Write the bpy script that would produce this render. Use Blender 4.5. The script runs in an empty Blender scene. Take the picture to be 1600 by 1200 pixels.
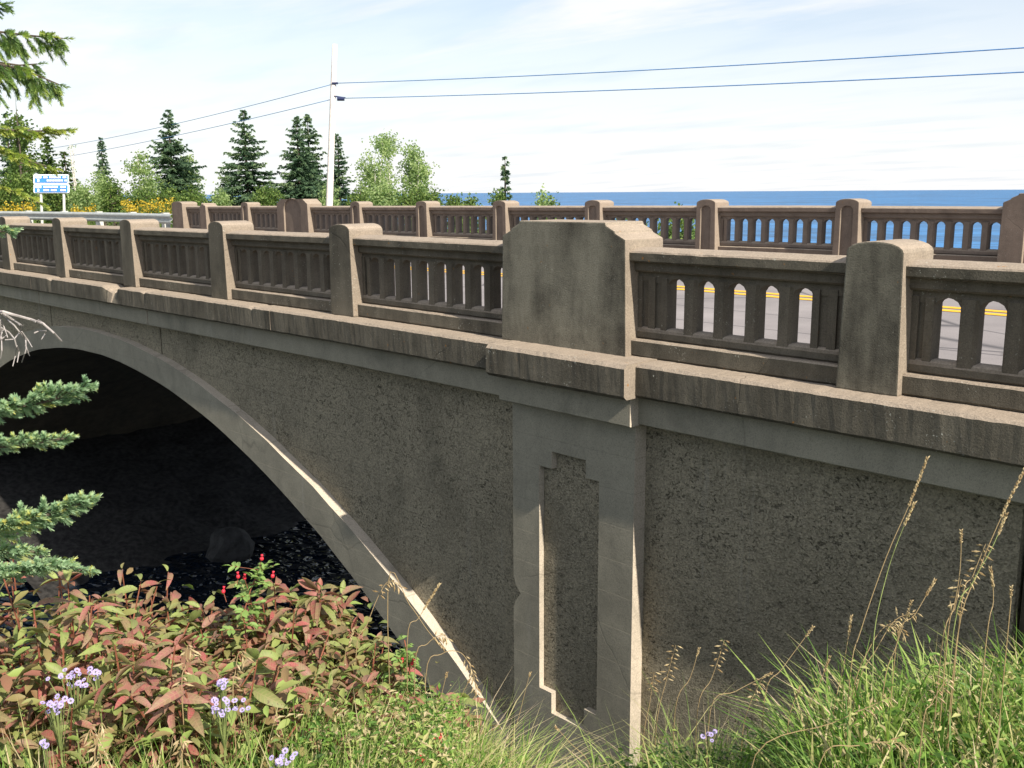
import bpy, bmesh, math, random
import numpy as np
from mathutils import Vector, Matrix, noise
rnd = random.Random(7)
nr = np.random.RandomState(11)
C = bpy.context.scene.collection
R_ = math.radians

# ------------------------------------------------------------------ camera
F = 1540.0
PITCH = math.atan(299.0 / F); ROLL = R_(.36); AZ = R_(43.87)
fw = np.array([-math.cos(AZ) * math.cos(PITCH), math.sin(AZ) * math.cos(PITCH), -math.sin(PITCH)])
r0 = np.array([math.sin(AZ), math.cos(AZ), 0.]); u0 = np.cross(r0, fw)
RT = math.cos(ROLL) * r0 - math.sin(ROLL) * u0
UP = math.sin(ROLL) * r0 + math.cos(ROLL) * u0
cd = bpy.data.cameras.new('camera'); cam = bpy.data.objects.new('camera', cd); C.objects.link(cam)
cam.matrix_world = Matrix(((RT[0], UP[0], -fw[0], 0), (RT[1], UP[1], -fw[1], 0), (RT[2], UP[2], -fw[2], 0), (0, 0, 0, 1)))
cd.sensor_width = 36; cd.lens = F / 1600 * 36; cd.clip_start = .05; cd.clip_end = 90000
bpy.context.scene.camera = cam

def ray(x, y): return fw + RT * (x - 800) / F - UP * (y - 600) / F
def P(x, y, d): return Vector(ray(x, y) * d)          # a point d metres deep along the sight line of a photo pixel
def PG(x, y, Y): q = ray(x, y); return Vector(q * Y / q[1])

# ------------------------------------------------------------------ light
EL, BE = R_(39.0), R_(6.0)
S = Vector((math.cos(EL) * math.cos(BE), -math.cos(EL) * math.sin(BE), math.sin(EL)))
sd = bpy.data.lights.new('sun', 'SUN'); sd.energy = 5.0; sd.angle = R_(.55); sd.color = (1, .92, .80)
so = bpy.data.objects.new('sun', sd); C.objects.link(so)
so.rotation_euler = S.to_track_quat('Z', 'Y').to_euler(); so.location = (20, -10, 30)
W = bpy.data.worlds.new('World'); bpy.context.scene.world = W; W.use_nodes = True
nt = W.node_tree; N = nt.nodes; L = nt.links; N.clear()
def nd(t, **k):
    n = N.new(t)
    for a, b in k.items(): setattr(n, a, b)
    return n
sky = nd('ShaderNodeTexSky', sky_type='NISHITA', sun_disc=False, sun_elevation=EL, sun_rotation=math.atan2(S.x, S.y), air_density=1.0, dust_density=.6, ozone_density=1.5)
tc = nd('ShaderNodeTexCoord'); sep = nd('ShaderNodeSeparateXYZ'); L.new(tc.outputs['Generated'], sep.inputs[0])
zc = nd('ShaderNodeMath', operation='MAXIMUM'); L.new(sep.outputs[2], zc.inputs[0]); zc.inputs[1].default_value = 0
za = nd('ShaderNodeMath', operation='ADD'); L.new(zc.outputs[0], za.inputs[0]); za.inputs[1].default_value = .07
dx = nd('ShaderNodeMath', operation='DIVIDE'); L.new(sep.outputs[0], dx.inputs[0]); L.new(za.outputs[0], dx.inputs[1])
dy = nd('ShaderNodeMath', operation='DIVIDE'); L.new(sep.outputs[1], dy.inputs[0]); L.new(za.outputs[0], dy.inputs[1])
cb = nd('ShaderNodeCombineXYZ'); L.new(dx.outputs[0], cb.inputs[0]); L.new(dy.outputs[0], cb.inputs[1])
mp = nd('ShaderNodeMapping'); L.new(cb.outputs[0], mp.inputs[0]); mp.inputs['Rotation'].default_value = (0, 0, R_(35)); mp.inputs['Scale'].default_value = (.34, .8, 1)
n1 = nd('ShaderNodeTexNoise'); n1.inputs['Scale'].default_value = 1.1; n1.inputs['Detail'].default_value = 9; n1.inputs['Roughness'].default_value = .58; n1.inputs['Distortion'].default_value = .5
L.new(mp.outputs[0], n1.inputs[0])
rp = nd('ShaderNodeValToRGB'); rp.color_ramp.elements[0].position = .34; rp.color_ramp.elements[1].position = .66
L.new(n1.outputs[0], rp.inputs[0])
# more cloud low over the horizon, everywhere
hz = nd('ShaderNodeMapRange'); L.new(zc.outputs[0], hz.inputs[0]); hz.inputs[1].default_value = .02; hz.inputs[2].default_value = .26; hz.inputs[3].default_value = 1.0; hz.inputs[4].default_value = .25
mx = nd('ShaderNodeMath', operation='MAXIMUM'); L.new(rp.outputs[0], mx.inputs[0]); L.new(hz.outputs[0], mx.inputs[1])
mf = nd('ShaderNodeMath', operation='MULTIPLY'); L.new(mx.outputs[0], mf.inputs[0]); mf.inputs[1].default_value = .92
n2 = nd('ShaderNodeTexNoise'); n2.inputs['Scale'].default_value = 2.6; n2.inputs['Detail'].default_value = 4; L.new(mp.outputs[0], n2.inputs[0])
cr = nd('ShaderNodeValToRGB'); cr.color_ramp.elements[0].position = .30; cr.color_ramp.elements[1].position = .50
cr.color_ramp.elements[0].color = (.54, .565, .60, 1); cr.color_ramp.elements[1].color = (.63, .63, .635, 1); L.new(n2.outputs[0], cr.inputs[0])
skm = nd('ShaderNodeMix', data_type='RGBA', blend_type='MULTIPLY'); skm.inputs[0].default_value = 1
L.new(sky.outputs[0], skm.inputs[6]); skm.inputs[7].default_value = (.10, .10, .10, 1)
mix = nd('ShaderNodeMix', data_type='RGBA'); L.new(mf.outputs[0], mix.inputs[0]); L.new(skm.outputs[2], mix.inputs[6]); L.new(cr.outputs[0], mix.inputs[7])
bg = nd('ShaderNodeBackground'); bg.inputs[1].default_value = 1.0; L.new(mix.outputs[2], bg.inputs[0])
wo = nd('ShaderNodeOutputWorld'); L.new(bg.outputs[0], wo.inputs[0])
sc = bpy.context.scene
sc.view_settings.view_transform = 'Standard'; sc.view_settings.look = 'None'; sc.view_settings.gamma = 1
sc.view_settings.use_curve_mapping = False; sc.view_settings.exposure = .72

# ------------------------------------------------------------------ materials
def newmat(name):
    m = bpy.data.materials.new(name); m.use_nodes = True
    t = m.node_tree; t.nodes.clear()
    o = t.nodes.new('ShaderNodeOutputMaterial'); b = t.nodes.new('ShaderNodeBsdfPrincipled')
    t.links.new(b.outputs[0], o.inputs[0]); b.inputs['Roughness'].default_value = .85; b.inputs['Specular IOR Level'].default_value = .25
    return m, t, b, o
class T:                                               # tiny node helper
    def __init__(s, t): s.t = t
    def n(s, ty, ins={}, **k):
        n = s.t.nodes.new(ty)
        for a, b in k.items(): setattr(n, a, b)
        for a, b in ins.items():
            if isinstance(b, bpy.types.NodeSocket): s.t.links.new(b, n.inputs[a])
            else: n.inputs[a].default_value = b
        return n
    def noise(s, v, sc, det=5, ro=.55, scale3=None, dist=0):
        if scale3: v = s.n('ShaderNodeMapping', {0: v, 'Scale': scale3}).outputs[0]
        return s.n('ShaderNodeTexNoise', {'Vector': v, 'Scale': sc, 'Detail': det, 'Roughness': ro, 'Distortion': dist}).outputs[0]
    def ramp(s, f, pts):
        n = s.n('ShaderNodeValToRGB', {0: f}); e = n.color_ramp.elements
        while len(e) < len(pts): e.new(.5)
        for i, (p, c) in enumerate(pts):
            e[i].position = p; e[i].color = (c, c, c, 1) if not isinstance(c, tuple) else (*c, 1)
        return n.outputs[0]
    def mix(s, f, a, b, bt='MIX'):
        n = s.n('ShaderNodeMix', {0: f, 6: a, 7: b}, data_type='RGBA', blend_type=bt); return n.outputs[2]
    def math(s, op, a, b=0.): return s.n('ShaderNodeMath', {0: a, 1: b}, operation=op).outputs[0]
def c4(c): return (*c, 1)

def concrete(name, light, dark, pits=0., streak=.6, lichen=0., topcol=None, side=.72, bump=.35, moss=0., vorow=26, lime=0., blot=(.36, .62), agg=.0):
    m, t, b, o = newmat(name); g = T(t)
    geo = g.n('ShaderNodeNewGeometry'); pos = geo.outputs['Position']
    big = g.noise(pos, 1.3, 6, .6); mid = g.noise(pos, 7, 6, .65); fine = g.noise(pos, 90, 4, .7); grain = g.noise(pos, 330, 2, .6)
    st = g.noise(pos, 1, 5, .6, (4.5, 4.5, .8))
    f = g.mix(.5, big, mid); f = g.mix(streak * .7, f, st)
    col = g.mix(g.ramp(f, [(blot[0], 0), (blot[1], 1)]), c4(dark), c4(light))
    col = g.mix(g.ramp(fine, [(.38, .30), (.5, 0.)]), col, c4(tuple(x * .35 for x in dark)))
    col = g.mix(g.math('MULTIPLY', g.ramp(grain, [(.52, 0), (.72, 1)]), .35), col, c4(tuple(min(1, x * 1.9) for x in light)))
    hsum = g.math('MULTIPLY', fine, .6)
    if topcol:                                        # cleaner tops; tops and end faces also paled, sunlight put into the colour
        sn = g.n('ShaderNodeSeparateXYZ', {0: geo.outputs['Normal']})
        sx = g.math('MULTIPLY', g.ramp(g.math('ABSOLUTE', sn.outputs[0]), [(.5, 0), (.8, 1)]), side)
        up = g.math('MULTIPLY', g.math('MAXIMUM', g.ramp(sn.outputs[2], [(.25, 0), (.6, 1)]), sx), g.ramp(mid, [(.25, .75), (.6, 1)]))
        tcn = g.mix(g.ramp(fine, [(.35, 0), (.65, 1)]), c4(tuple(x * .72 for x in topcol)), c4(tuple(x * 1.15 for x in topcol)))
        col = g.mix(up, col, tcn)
    if pits:
        pm = g.noise(pos, 1.6, 4, .6)
        p1 = g.noise(pos, 25., 2, .5, (1, 1, 1.4), 1.); p2_ = g.noise(pos, 48., 2, .5, None, .6)
        w1 = g.ramp(pm, [(.34, .25), (.60, 1.)])
        pit = g.math('MULTIPLY', g.math('MAXIMUM', g.ramp(p1, [(.612, 0), (.645, 1)]), g.ramp(p2_, [(.63, 0), (.67, 1)])), w1)
        col = g.mix(g.math('MULTIPLY', pit, pits), col, c4(tuple(x * .20 for x in dark)))
        hsum = g.math('SUBTRACT', hsum, g.math('MULTIPLY', pit, .9))
        vo2 = g.n('ShaderNodeTexVoronoi', {'Vector': pos, 'Scale': 75., 'Randomness': 1.})
        a2 = g.n('ShaderNodeSeparateColor', {0: vo2.outputs['Color']}).outputs[1]
        col = g.mix(.35, col, g.mix(a2, c4(tuple(x * .5 for x in dark)), c4(tuple(x * 1.5 for x in light))))
        hsum = g.math('ADD', hsum, g.math('MULTIPLY', vo2.outputs['Distance'], .5))
    if lichen:
        wl = g.noise(pos, 3, 4, .6)
        l1 = g.noise(pos, 60, 3, .6)
        k = g.math('MULTIPLY', g.ramp(l1, [(.64, 0), (.68, 1)]), g.ramp(wl, [(.5, 0), (.6, 1)]))
        col = g.mix(g.math('MULTIPLY', k, lichen), col, (.42, .42, .36, 1))
        l2 = g.noise(pos, 16, 3, .6)
        k2 = g.math('MULTIPLY', g.ramp(l2, [(.70, 0), (.74, 1)]), lichen)
        col = g.mix(k2, col, (.28, .13, .03, 1))
    vc = g.n('ShaderNodeTexVoronoi', {'Vector': g.mix(.12, pos, g.n('ShaderNodeTexNoise', {'Vector': pos, 'Scale': 3., 'Detail': 4.}).outputs['Color']), 'Scale': .75}, feature='DISTANCE_TO_EDGE')
    ck = g.math('MULTIPLY', g.ramp(vc.outputs['Distance'], [(0., 1), (.005, 0)]), g.ramp(g.noise(pos, .8, 3), [(.5, 0), (.58, .32)]))
    col = g.mix(ck, col, c4(tuple(x * .3 for x in dark))); hsum = g.math('SUBTRACT', hsum, ck)
    if lime:                                          # pale runs of leached lime and darker damp patches
        l_ = g.noise(pos, 1, 5, .65, (6, 6, .45)); wz = g.noise(pos, .7, 3, .5)
        k3 = g.math('MULTIPLY', g.math('MULTIPLY', g.ramp(l_, [(.60, 0), (.72, 1)]), g.ramp(wz, [(.45, 0), (.6, 1)])), lime)
        col = g.mix(k3, col, (.34, .33, .29, 1))
        dp = g.ramp(g.noise(pos, .9, 6, .7, (1, 1, .7), .6), [(.52, 0), (.70, .6)])
        col = g.mix(dp, col, c4(tuple(x * .72 for x in dark)))
        wv = g.n('ShaderNodeTexWave', {'Vector': g.n('ShaderNodeMapping', {0: pos, 'Scale': (.02, .02, 1)}).outputs[0], 'Scale': 1.15, 'Distortion': .6, 'Detail': 2.}, wave_type='BANDS', bands_direction='Z', wave_profile='SAW')
        ln_ = g.ramp(wv.outputs['Fac'], [(.965, 0), (1., 1)])
        col = g.mix(g.math('MULTIPLY', ln_, .35), col, c4(tuple(x * .6 for x in dark))); hsum = g.math('SUBTRACT', hsum, g.math('MULTIPLY', ln_, .4))
    t.links.new(col, b.inputs['Base Color'])
    bp = g.n('ShaderNodeBump', {'Height': hsum, 'Strength': bump, 'Distance': .012})
    t.links.new(bp.outputs[0], b.inputs['Normal']); b.inputs['Roughness'].default_value = .92; b.inputs['Specular IOR Level'].default_value = .15
    return m
M = {}
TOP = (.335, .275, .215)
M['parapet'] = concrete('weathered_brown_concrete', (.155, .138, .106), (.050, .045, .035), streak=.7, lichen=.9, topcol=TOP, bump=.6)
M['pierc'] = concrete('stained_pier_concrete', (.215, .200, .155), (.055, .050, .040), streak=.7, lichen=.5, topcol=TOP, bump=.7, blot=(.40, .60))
M['panel'] = concrete('shaded_stained_baluster_concrete', (.165, .142, .110), (.074, .064, .050), streak=.8, lichen=.5, topcol=TOP, side=0., bump=.5)  # side faces left unpaled, the balusters' shade put into the colour
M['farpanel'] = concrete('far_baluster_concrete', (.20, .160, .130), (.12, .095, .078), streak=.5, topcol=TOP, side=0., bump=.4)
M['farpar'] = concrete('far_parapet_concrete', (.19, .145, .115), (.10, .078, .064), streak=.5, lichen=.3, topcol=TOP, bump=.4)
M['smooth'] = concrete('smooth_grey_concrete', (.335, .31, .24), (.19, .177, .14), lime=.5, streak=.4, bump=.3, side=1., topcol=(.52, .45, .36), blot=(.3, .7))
M['rough'] = concrete('rough_pitted_concrete', (.335, .295, .212), (.168, .150, .110), pits=1., streak=.25, bump=.9, vorow=17, lime=.5)
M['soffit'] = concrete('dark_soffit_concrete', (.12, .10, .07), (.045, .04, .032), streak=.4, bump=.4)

def simple(name, col, rough=.7, var=.25, scale=8., metal=0., bump=.0):
    m, t, b, o = newmat(name); g = T(t)
    geo = g.n('ShaderNodeNewGeometry'); f = g.noise(geo.outputs['Position'], scale, 5, .6)
    c = g.mix(g.ramp(f, [(.35, 0), (.65, 1)]), c4(tuple(x * (1 - var) for x in col)), c4(tuple(min(1, x * (1 + var)) for x in col)))
    t.links.new(c, b.inputs['Base Color']); b.inputs['Roughness'].default_value = rough; b.inputs['Metallic'].default_value = metal
    if bump:
        bp = g.n('ShaderNodeBump', {'Height': g.noise(geo.outputs['Position'], scale * 6, 4, .6), 'Strength': bump, 'Distance': .02}); t.links.new(bp.outputs[0], b.inputs['Normal'])
    return m
def leafmat(name, pts, trans=.35, per='attr', rough=.55, spec=.3):
    m, t, b, o = newmat(name); g = T(t)
    if per == 'attr': f = g.n('ShaderNodeAttribute', attribute_name='rv').outputs['Fac']
    else: f = g.n('ShaderNodeObjectInfo').outputs['Random']
    geo = g.n('ShaderNodeNewGeometry')
    f = g.math('ADD', f, g.math('MULTIPLY', g.math('SUBTRACT', g.noise(geo.outputs['Position'], 30, 3), .5), .25))
    col = g.ramp(f, pts)
    if per == 'obj':                                  # midrib, side veins and a greener base, in the leaf's own coordinates
        sx = g.n('ShaderNodeSeparateXYZ', {0: g.n('ShaderNodeTexCoord').outputs['Object']})
        ay = g.math('ABSOLUTE', sx.outputs[1]); u = g.math('SUBTRACT', g.math('MULTIPLY', sx.outputs[0], 1.), g.math('MULTIPLY', ay, .9))
        sv = g.math('POWER', g.math('ABSOLUTE', g.math('SINE', g.math('MULTIPLY', u, 290.))), 14.)
        mid_ = g.ramp(g.math('MULTIPLY', ay, 100.), [(.05, 1), (.12, 0)])
        hue = g.math('MULTIPLY', g.ramp(g.noise(geo.outputs['Position'], 38, 3, .6), [(.42, 0), (.62, 1)]), .5)
        col = g.mix(hue, col, (.20, .215, .085, 1))
        col = g.mix(g.math('MULTIPLY', g.math('MAXIMUM', mid_, g.math('MULTIPLY', sv, .7)), .45), col, (.40, .30, .16, 1))
        col = g.mix(g.ramp(g.noise(geo.outputs['Position'], 150, 2, .6), [(.64, 0), (.68, .7)]), col, (.07, .04, .025, 1))
    t.links.new(col, b.inputs['Base Color']); b.inputs['Roughness'].default_value = rough; b.inputs['Specular IOR Level'].default_value = spec
    tr = g.n('ShaderNodeBsdfTranslucent', {0: g.mix(1., col, (1.0, 1.15, .6, 1), 'MULTIPLY')})
    mx = g.n('ShaderNodeMixShader', {0: trans, 1: b.outputs[0], 2: tr.outputs[0]})
    t.links.new(mx.outputs[0], o.inputs[0]); return m
M['spruce_far'] = leafmat('far_spruce_needles', [(0, (.05, .10, .06)), (.4, (.12, .20, .11)), (1, (.32, .40, .20))], .2)
M['decid'] = leafmat('pale_broadleaf_foliage', [(0, (.13, .22, .11)), (.5, (.28, .38, .15)), (1, (.50, .58, .28))], .5)
M['bush'] = leafmat('bush_foliage', [(0, (.03, .065, .02)), (.5, (.10, .17, .04)), (1, (.24, .31, .08))], .35)
M['goldenrod'] = leafmat('goldenrod_bloom', [(0, (.40, .27, .02)), (1, (.62, .45, .05))], .2)
M['needle'] = leafmat('blue_green_needles', [(0, (.14, .24, .14)), (.35, (.29, .44, .27)), (.7, (.44, .57, .36)), (.9, (.56, .58, .20)), (1, (.60, .55, .16))], .4)
M['needle_y'] = leafmat('yellow_green_needles', [(0, (.13, .23, .12)), (.4, (.30, .42, .14)), (1, (.60, .62, .16))], .4)
M['dogwood'] = leafmat('red_green_dogwood_leaf', [(0, (.36, .08, .085)), (.25, (.34, .12, .11)), (.45, (.30, .15, .12)), (.60, (.24, .19, .09)), (.8, (.21, .27, .08)), (1, (.30, .38, .11))], .3, 'obj')
M['dogfill'] = leafmat('dogwood_inner_leaf', [(0, (.28, .12, .09)), (.45, (.24, .22, .08)), (1, (.28, .38, .10))], .3)
M['rosegreen'] = leafmat('rose_leaflet', [(0, (.12, .22, .05)), (1, (.32, .45, .14))], .35)
M['grass'] = leafmat('grass_blade', [(0, (.07, .15, .03)), (.45, (.19, .32, .06)), (.68, (.38, .46, .14)), (.84, (.47, .42, .20)), (1, (.60, .48, .32))], .4)
M['straw'] = leafmat('dry_straw', [(0, (.30, .20, .09)), (1, (.62, .50, .30))], .3)
M['aster'] = leafmat('lilac_aster_petal', [(0, (.40, .31, .66)), (1, (.60, .52, .82))], .3)
M['hip'] = simple('red_rose_hip', (.55, .03, .05), .3, .2)
M['bark'] = simple('grey_brown_bark', (.10, .08, .06), .9, .4, 20, bump=.6)
M['birchbark'] = simple('pale_birch_bark', (.55, .52, .46), .8, .3, 14)
M['deadwood'] = simple('bleached_dead_twig', (.33, .30, .285), .8, .25, 30)
M['stemred'] = simple('reddish_stem', (.20, .07, .04), .7, .3, 30)
M['stemgreen'] = simple('green_stem', (.20, .24, .08), .7, .3, 30)
M['pole'] = simple('pale_weathered_pole', (.66, .60, .56), .8, .15, 5)
M['steel'] = simple('galvanised_steel', (.42, .44, .42), .5, .12, 6, .35)
M['wire'] = simple('blue_fringed_cable', (.10, .24, .48), .6, .1)  # blue fringing against the bright sky put into the cable colour
M['insul'] = simple('blue_grey_insulator', (.03, .04, .10), .4, .1)
M['signblue'] = simple('blue_sign_sheet', (.05, .22, .60), .4, .06)
M['signwhite'] = simple('white_sign_sheet', (.80, .82, .86), .4, .05)
M['signpost'] = simple('pale_grey_sign_post', (.50, .50, .46), .6, .1)
M['yellowline'] = simple('yellow_road_paint', (.75, .40, .03), .7, .15, 20)
M['whiteline'] = simple('white_road_paint', (.7, .7, .68), .7, .15, 20)
M['rock'] = simple('grey_river_rock', (.05, .048, .046), .8, .35, 5, bump=.5)
def asphalt():
    m, t, b, o = newmat('sun_bleached_asphalt'); g = T(t); geo = g.n('ShaderNodeNewGeometry'); p = geo.outputs['Position']
    f = g.mix(.5, g.noise(p, 1.2, 4), g.noise(p, 160, 2, .7))
    c = g.mix(g.ramp(f, [(.35, 0), (.65, 1)]), (.17, .155, .155, 1), (.29, .265, .26, 1))
    cr_ = g.n('ShaderNodeTexVoronoi', {'Vector': g.n('ShaderNodeMapping', {0: p, 'Scale': (.25, .5, 1)}).outputs[0], 'Scale': 1.2}, feature='DISTANCE_TO_EDGE')
    c = g.mix(g.ramp(cr_.outputs['Distance'], [(.0, .8), (.012, 0)]), c, (.04, .04, .045, 1))
    t.links.new(c, b.inputs['Base Color']); b.inputs['Roughness'].default_value = .9
    return m
M['asphalt'] = asphalt()
def water(name, deep, bumps, spec=.5, rough=.08, mixs=None):
    m, t, b, o = newmat(name); g = T(t); geo = g.n('ShaderNodeNewGeometry'); p = geo.outputs['Position']
    b.inputs['Base Color'].default_value = c4(deep); b.inputs['Roughness'].default_value = rough; b.inputs['IOR'].default_value = 1.33; b.inputs['Specular IOR Level'].default_value = spec
    h = None
    for sc_, s3, w, dist in bumps:
        x = g.math('MULTIPLY', g.noise(p, sc_, 1.3, .5, s3, .4), w); h = x if h is None else g.math('ADD', h, x)
    bp = g.n('ShaderNodeBump', {'Height': h, 'Strength': 1., 'Distance': 1.}); t.links.new(bp.outputs[0], b.inputs['Normal'])
    if mixs:
        f = g.mix(.5, g.noise(p, .012, 8, .75, (1, 2.5, 1)), g.noise(p, .12, 8, .8, (1, 2.5, 1))); c = g.mix(g.ramp(f, [(.44, 0), (.56, 1)]), c4(tuple(x * .58 for x in deep)), c4(tuple(min(1, x * 1.7) for x in deep)))
        t.links.new(c, b.inputs['Base Color'])
    return m
M['lake'] = water('blue_lake_water', (.020, .110, .255), [(1.0, (.5, .9, 1), .25, 0)], .10, .35, (1.5, 7, 1))
M['river'] = water('dark_river_water', (.004, .008, .015), [(3.4, (1, 1.25, 1), .34, 0)], .7, .03)
def groundmat():
    m, t, b, o = newmat('grassy_soil'); g = T(t); geo = g.n('ShaderNodeNewGeometry'); p = geo.outputs['Position']
    f = g.noise(p, 3, 7, .7); c = g.ramp(f, [(.3, (.03, .035, .012)), (.5, (.06, .075, .022)), (.7, (.12, .10, .05))])
    t.links.new(c, b.inputs['Base Color'])
    bp = g.n('ShaderNodeBump', {'Height': g.noise(p, 25, 5), 'Strength': .8, 'Distance': .05}); t.links.new(bp.outputs[0], b.inputs['Normal']); return m
M['ground'] = groundmat()

# ------------------------------------------------------------------ mesh helpers
def tag(o, label=None, cat=None, group=None, kind=None):
    if label: o['label'] = label
    if cat: o['category'] = cat
    if group: o['group'] = group
    if kind: o['kind'] = kind
    return o
def empty(name, loc=(0, 0, 0)):
    o = bpy.data.objects.new(name, None); o.location = loc; o.empty_display_size = .3; C.objects.link(o); return o
def setparent(o, p):
    o.parent = p; bpy.context.view_layer.update() if False else None
    o.matrix_parent_inverse = wm(p).inverted()
def wm(o):
    m = Matrix.Translation(o.location) @ o.rotation_euler.to_matrix().to_4x4() @ Matrix.Diagonal((*o.scale, 1))
    return wm(o.parent) @ o.matrix_parent_inverse @ m if o.parent else m
def meshobj(name, v, f, mat, parent=None, smooth=False, rv=None, origin=None):
    me = bpy.data.meshes.new(name)
    if origin is not None: v = [(a[0] - origin[0], a[1] - origin[1], a[2] - origin[2]) for a in v]
    me.from_pydata([tuple(map(float, a)) for a in v], [], f)
    if smooth: me.polygons.foreach_set('use_smooth', [True] * len(me.polygons))
    if rv is not None:
        a = me.attributes.new('rv', 'FLOAT', 'POINT'); a.data.foreach_set('value', np.array(rv, dtype=np.float32))
    me.materials.append(mat); me.update()
    o = bpy.data.objects.new(name, me); C.objects.link(o)
    if origin is not None: o.location = origin
    if parent: setparent(o, parent)
    return o
class MB:
    def __init__(s): s.v = []; s.f = []; s.r = []
    def add(s, v, f, r=0.):
        k = len(s.v); s.v += [tuple(a) for a in v]; s.f += [tuple(i + k for i in q) for q in f]; s.r += [r] * len(v) if not isinstance(r, (list, tuple)) else list(r)
    def box(s, x0, x1, y0, y1, z0, z1):
        s.add([(x0, y0, z0), (x1, y0, z0), (x1, y1, z0), (x0, y1, z0), (x0, y0, z1), (x1, y0, z1), (x1, y1, z1), (x0, y1, z1)],
              [(3, 2, 1, 0), (4, 5, 6, 7), (0, 1, 5, 4), (1, 2, 6, 5), (2, 3, 7, 6), (3, 0, 4, 7)])
    def tube(s, path, rad, n=6, r=0., cap=True):
        path = [Vector(p) for p in path]; m = len(path)
        if not isinstance(rad, (list, tuple)): rad = [rad] * m
        vs = []; prev = None
        for i, p in enumerate(path):
            d = (path[min(i + 1, m - 1)] - path[max(i - 1, 0)]); d = d.normalized() if d.length > 1e-9 else Vector((0, 0, 1))
            a = prev if prev is not None else (Vector((0, 0, 1)) if abs(d.z) < .9 else Vector((1, 0, 0)))
            x = (a - d * a.dot(d)); x = x.normalized() if x.length > 1e-6 else d.orthogonal().normalized(); y = d.cross(x); prev = x
            for k in range(n):
                t = 2 * math.pi * k / n; vs.append(p + (x * math.cos(t) + y * math.sin(t)) * rad[i])
        fs = []
        for i in range(m - 1):
            for k in range(n):
                k2 = (k + 1) % n; fs.append((i * n + k, i * n + k2, (i + 1) * n + k2, (i + 1) * n + k))
        if cap: fs.append(tuple(range(n))[::-1]); fs.append(tuple((m - 1) * n + k for k in range(n)))
        s.add(vs, fs, r)
    def build(s, name, mat, parent=None, smooth=False, origin=None, rv=True):
        return meshobj(name, s.v, s.f, mat, parent, smooth, s.r if rv else None, origin)
def sag(x): return .0055 * max(0., -x - 8)
def sg(v): return [(a[0], a[1], a[2] - sag(a[0])) for a in v]
def recalc(o):
    bm = bmesh.new(); bm.from_mesh(o.data); bmesh.ops.recalc_face_normals(bm, faces=bm.faces[:]); bm.to_mesh(o.data); bm.free(); return o
def jit(p, a, sc=6.): return noise.noise(Vector(p) * sc) * a * .5 + noise.noise(Vector(p) * sc * 4.1) * a * .6
def bevelprof(pts, b=.012):
    out = []; n = len(pts)
    for i in range(n):
        p = Vector(pts[i]); a = (Vector(pts[i - 1]) - p).normalized(); c = (Vector(pts[(i + 1) % n]) - p).normalized()
        l1 = min(b, (Vector(pts[i - 1]) - p).length * .4); l2 = min(b, (Vector(pts[(i + 1) % n]) - p).length * .4)
        out += [tuple(p + a * l1), tuple(p + c * l2)]
    return out
def course(name, prof, x0, x1, mat, parent, step=.07, amp=.004, dz=0., chips=(), seed=0., bev=.012):
    """a band of (y, z) cross-section run along the bridge with slightly worn arrises"""
    prof = bevelprof(prof, bev); n = len(prof); k = max(1, int((x1 - x0) / step)); v = []; f = []
    for i in range(k + 1):
        x = x0 + (x1 - x0) * i / k
        for (y, z) in prof:
            jy = jit((x, y * 9 + seed, z * 9), amp); jz = jit((x, y * 9 + 40 + seed, z * 9), amp)
            for (cx, w, dp, yy, zz) in chips:
                if abs(y - yy) < .05 and abs(z - zz) < .05 and abs(x - cx) < w:
                    e = (1 - abs(x - cx) / w) * dp * (1 + .5 * jit((x, seed, 3), 1, 40)); jz -= e; jy += e * .7
            v.append((x, y + jy, z + jz + dz - sag(x)))
    for i in range(k):
        for j in range(n):
            j2 = (j + 1) % n; f.append((i * n + j, (i + 1) * n + j, (i + 1) * n + j2, i * n + j2))
    f.append(tuple(range(n))); f.append(tuple(k * n + j for j in range(n))[::-1])
    return recalc(meshobj(name, v, f, mat, parent, origin=((x0 + x1) / 2, prof[0][0], prof[0][1])))
def plate(name, outer, inners, y0, y1, mat, parent, floor=None, origin=None, bev=0, amp=0.):
    """front face at y0 from an (x,z) outline with recesses/holes, sides back to y1; recess floors at y=floor"""
    bm = bmesh.new(); es = []; loops = []
    for lp in [outer] + inners:
        vs = [bm.verts.new((x + (jit((x, 3, z), amp)), y0, z + jit((x, 9, z), amp))) for (x, z) in lp]
        e = [bm.edges.new((vs[i], vs[(i + 1) % len(vs)])) for i in range(len(vs))]; es += e; loops.append(vs)
    bmesh.ops.triangle_fill(bm, use_beauty=True, edges=es)
    for li, vs in enumerate(loops):
        yb = y1 if (li == 0 or floor is None) else floor
        back = [bm.verts.new((q.co.x, yb, q.co.z)) for q in vs]; n = len(vs)
        for i in range(n): bm.faces.new((vs[i], vs[(i + 1) % n], back[(i + 1) % n], back[i]))
        if li > 0 and floor is not None: bm.faces.new(back)
        if li == 0 and (floor is not None or not inners): bm.faces.new(back)
    bmesh.ops.recalc_face_normals(bm, faces=bm.faces[:])
    if bev:
        ed = [e for e in bm.edges if len(e.link_faces) == 2 and e.calc_face_angle(0) > .8]
        bmesh.ops.bevel(bm, geom=ed, offset=bev, segments=2, affect='EDGES', profile=.6)
    me = bpy.data.meshes.new(name)
    o3 = origin or (0, 0, 0)
    for q in bm.verts: q.co = (q.co.x - o3[0], q.co.y - o3[1], q.co.z - sag(q.co.x) - o3[2])
    bm.to_mesh(me); bm.free(); me.materials.append(mat)
    o = bpy.data.objects.new(name, me); C.objects.link(o); o.location = o3
    if parent: setparent(o, parent)
    return o

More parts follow.
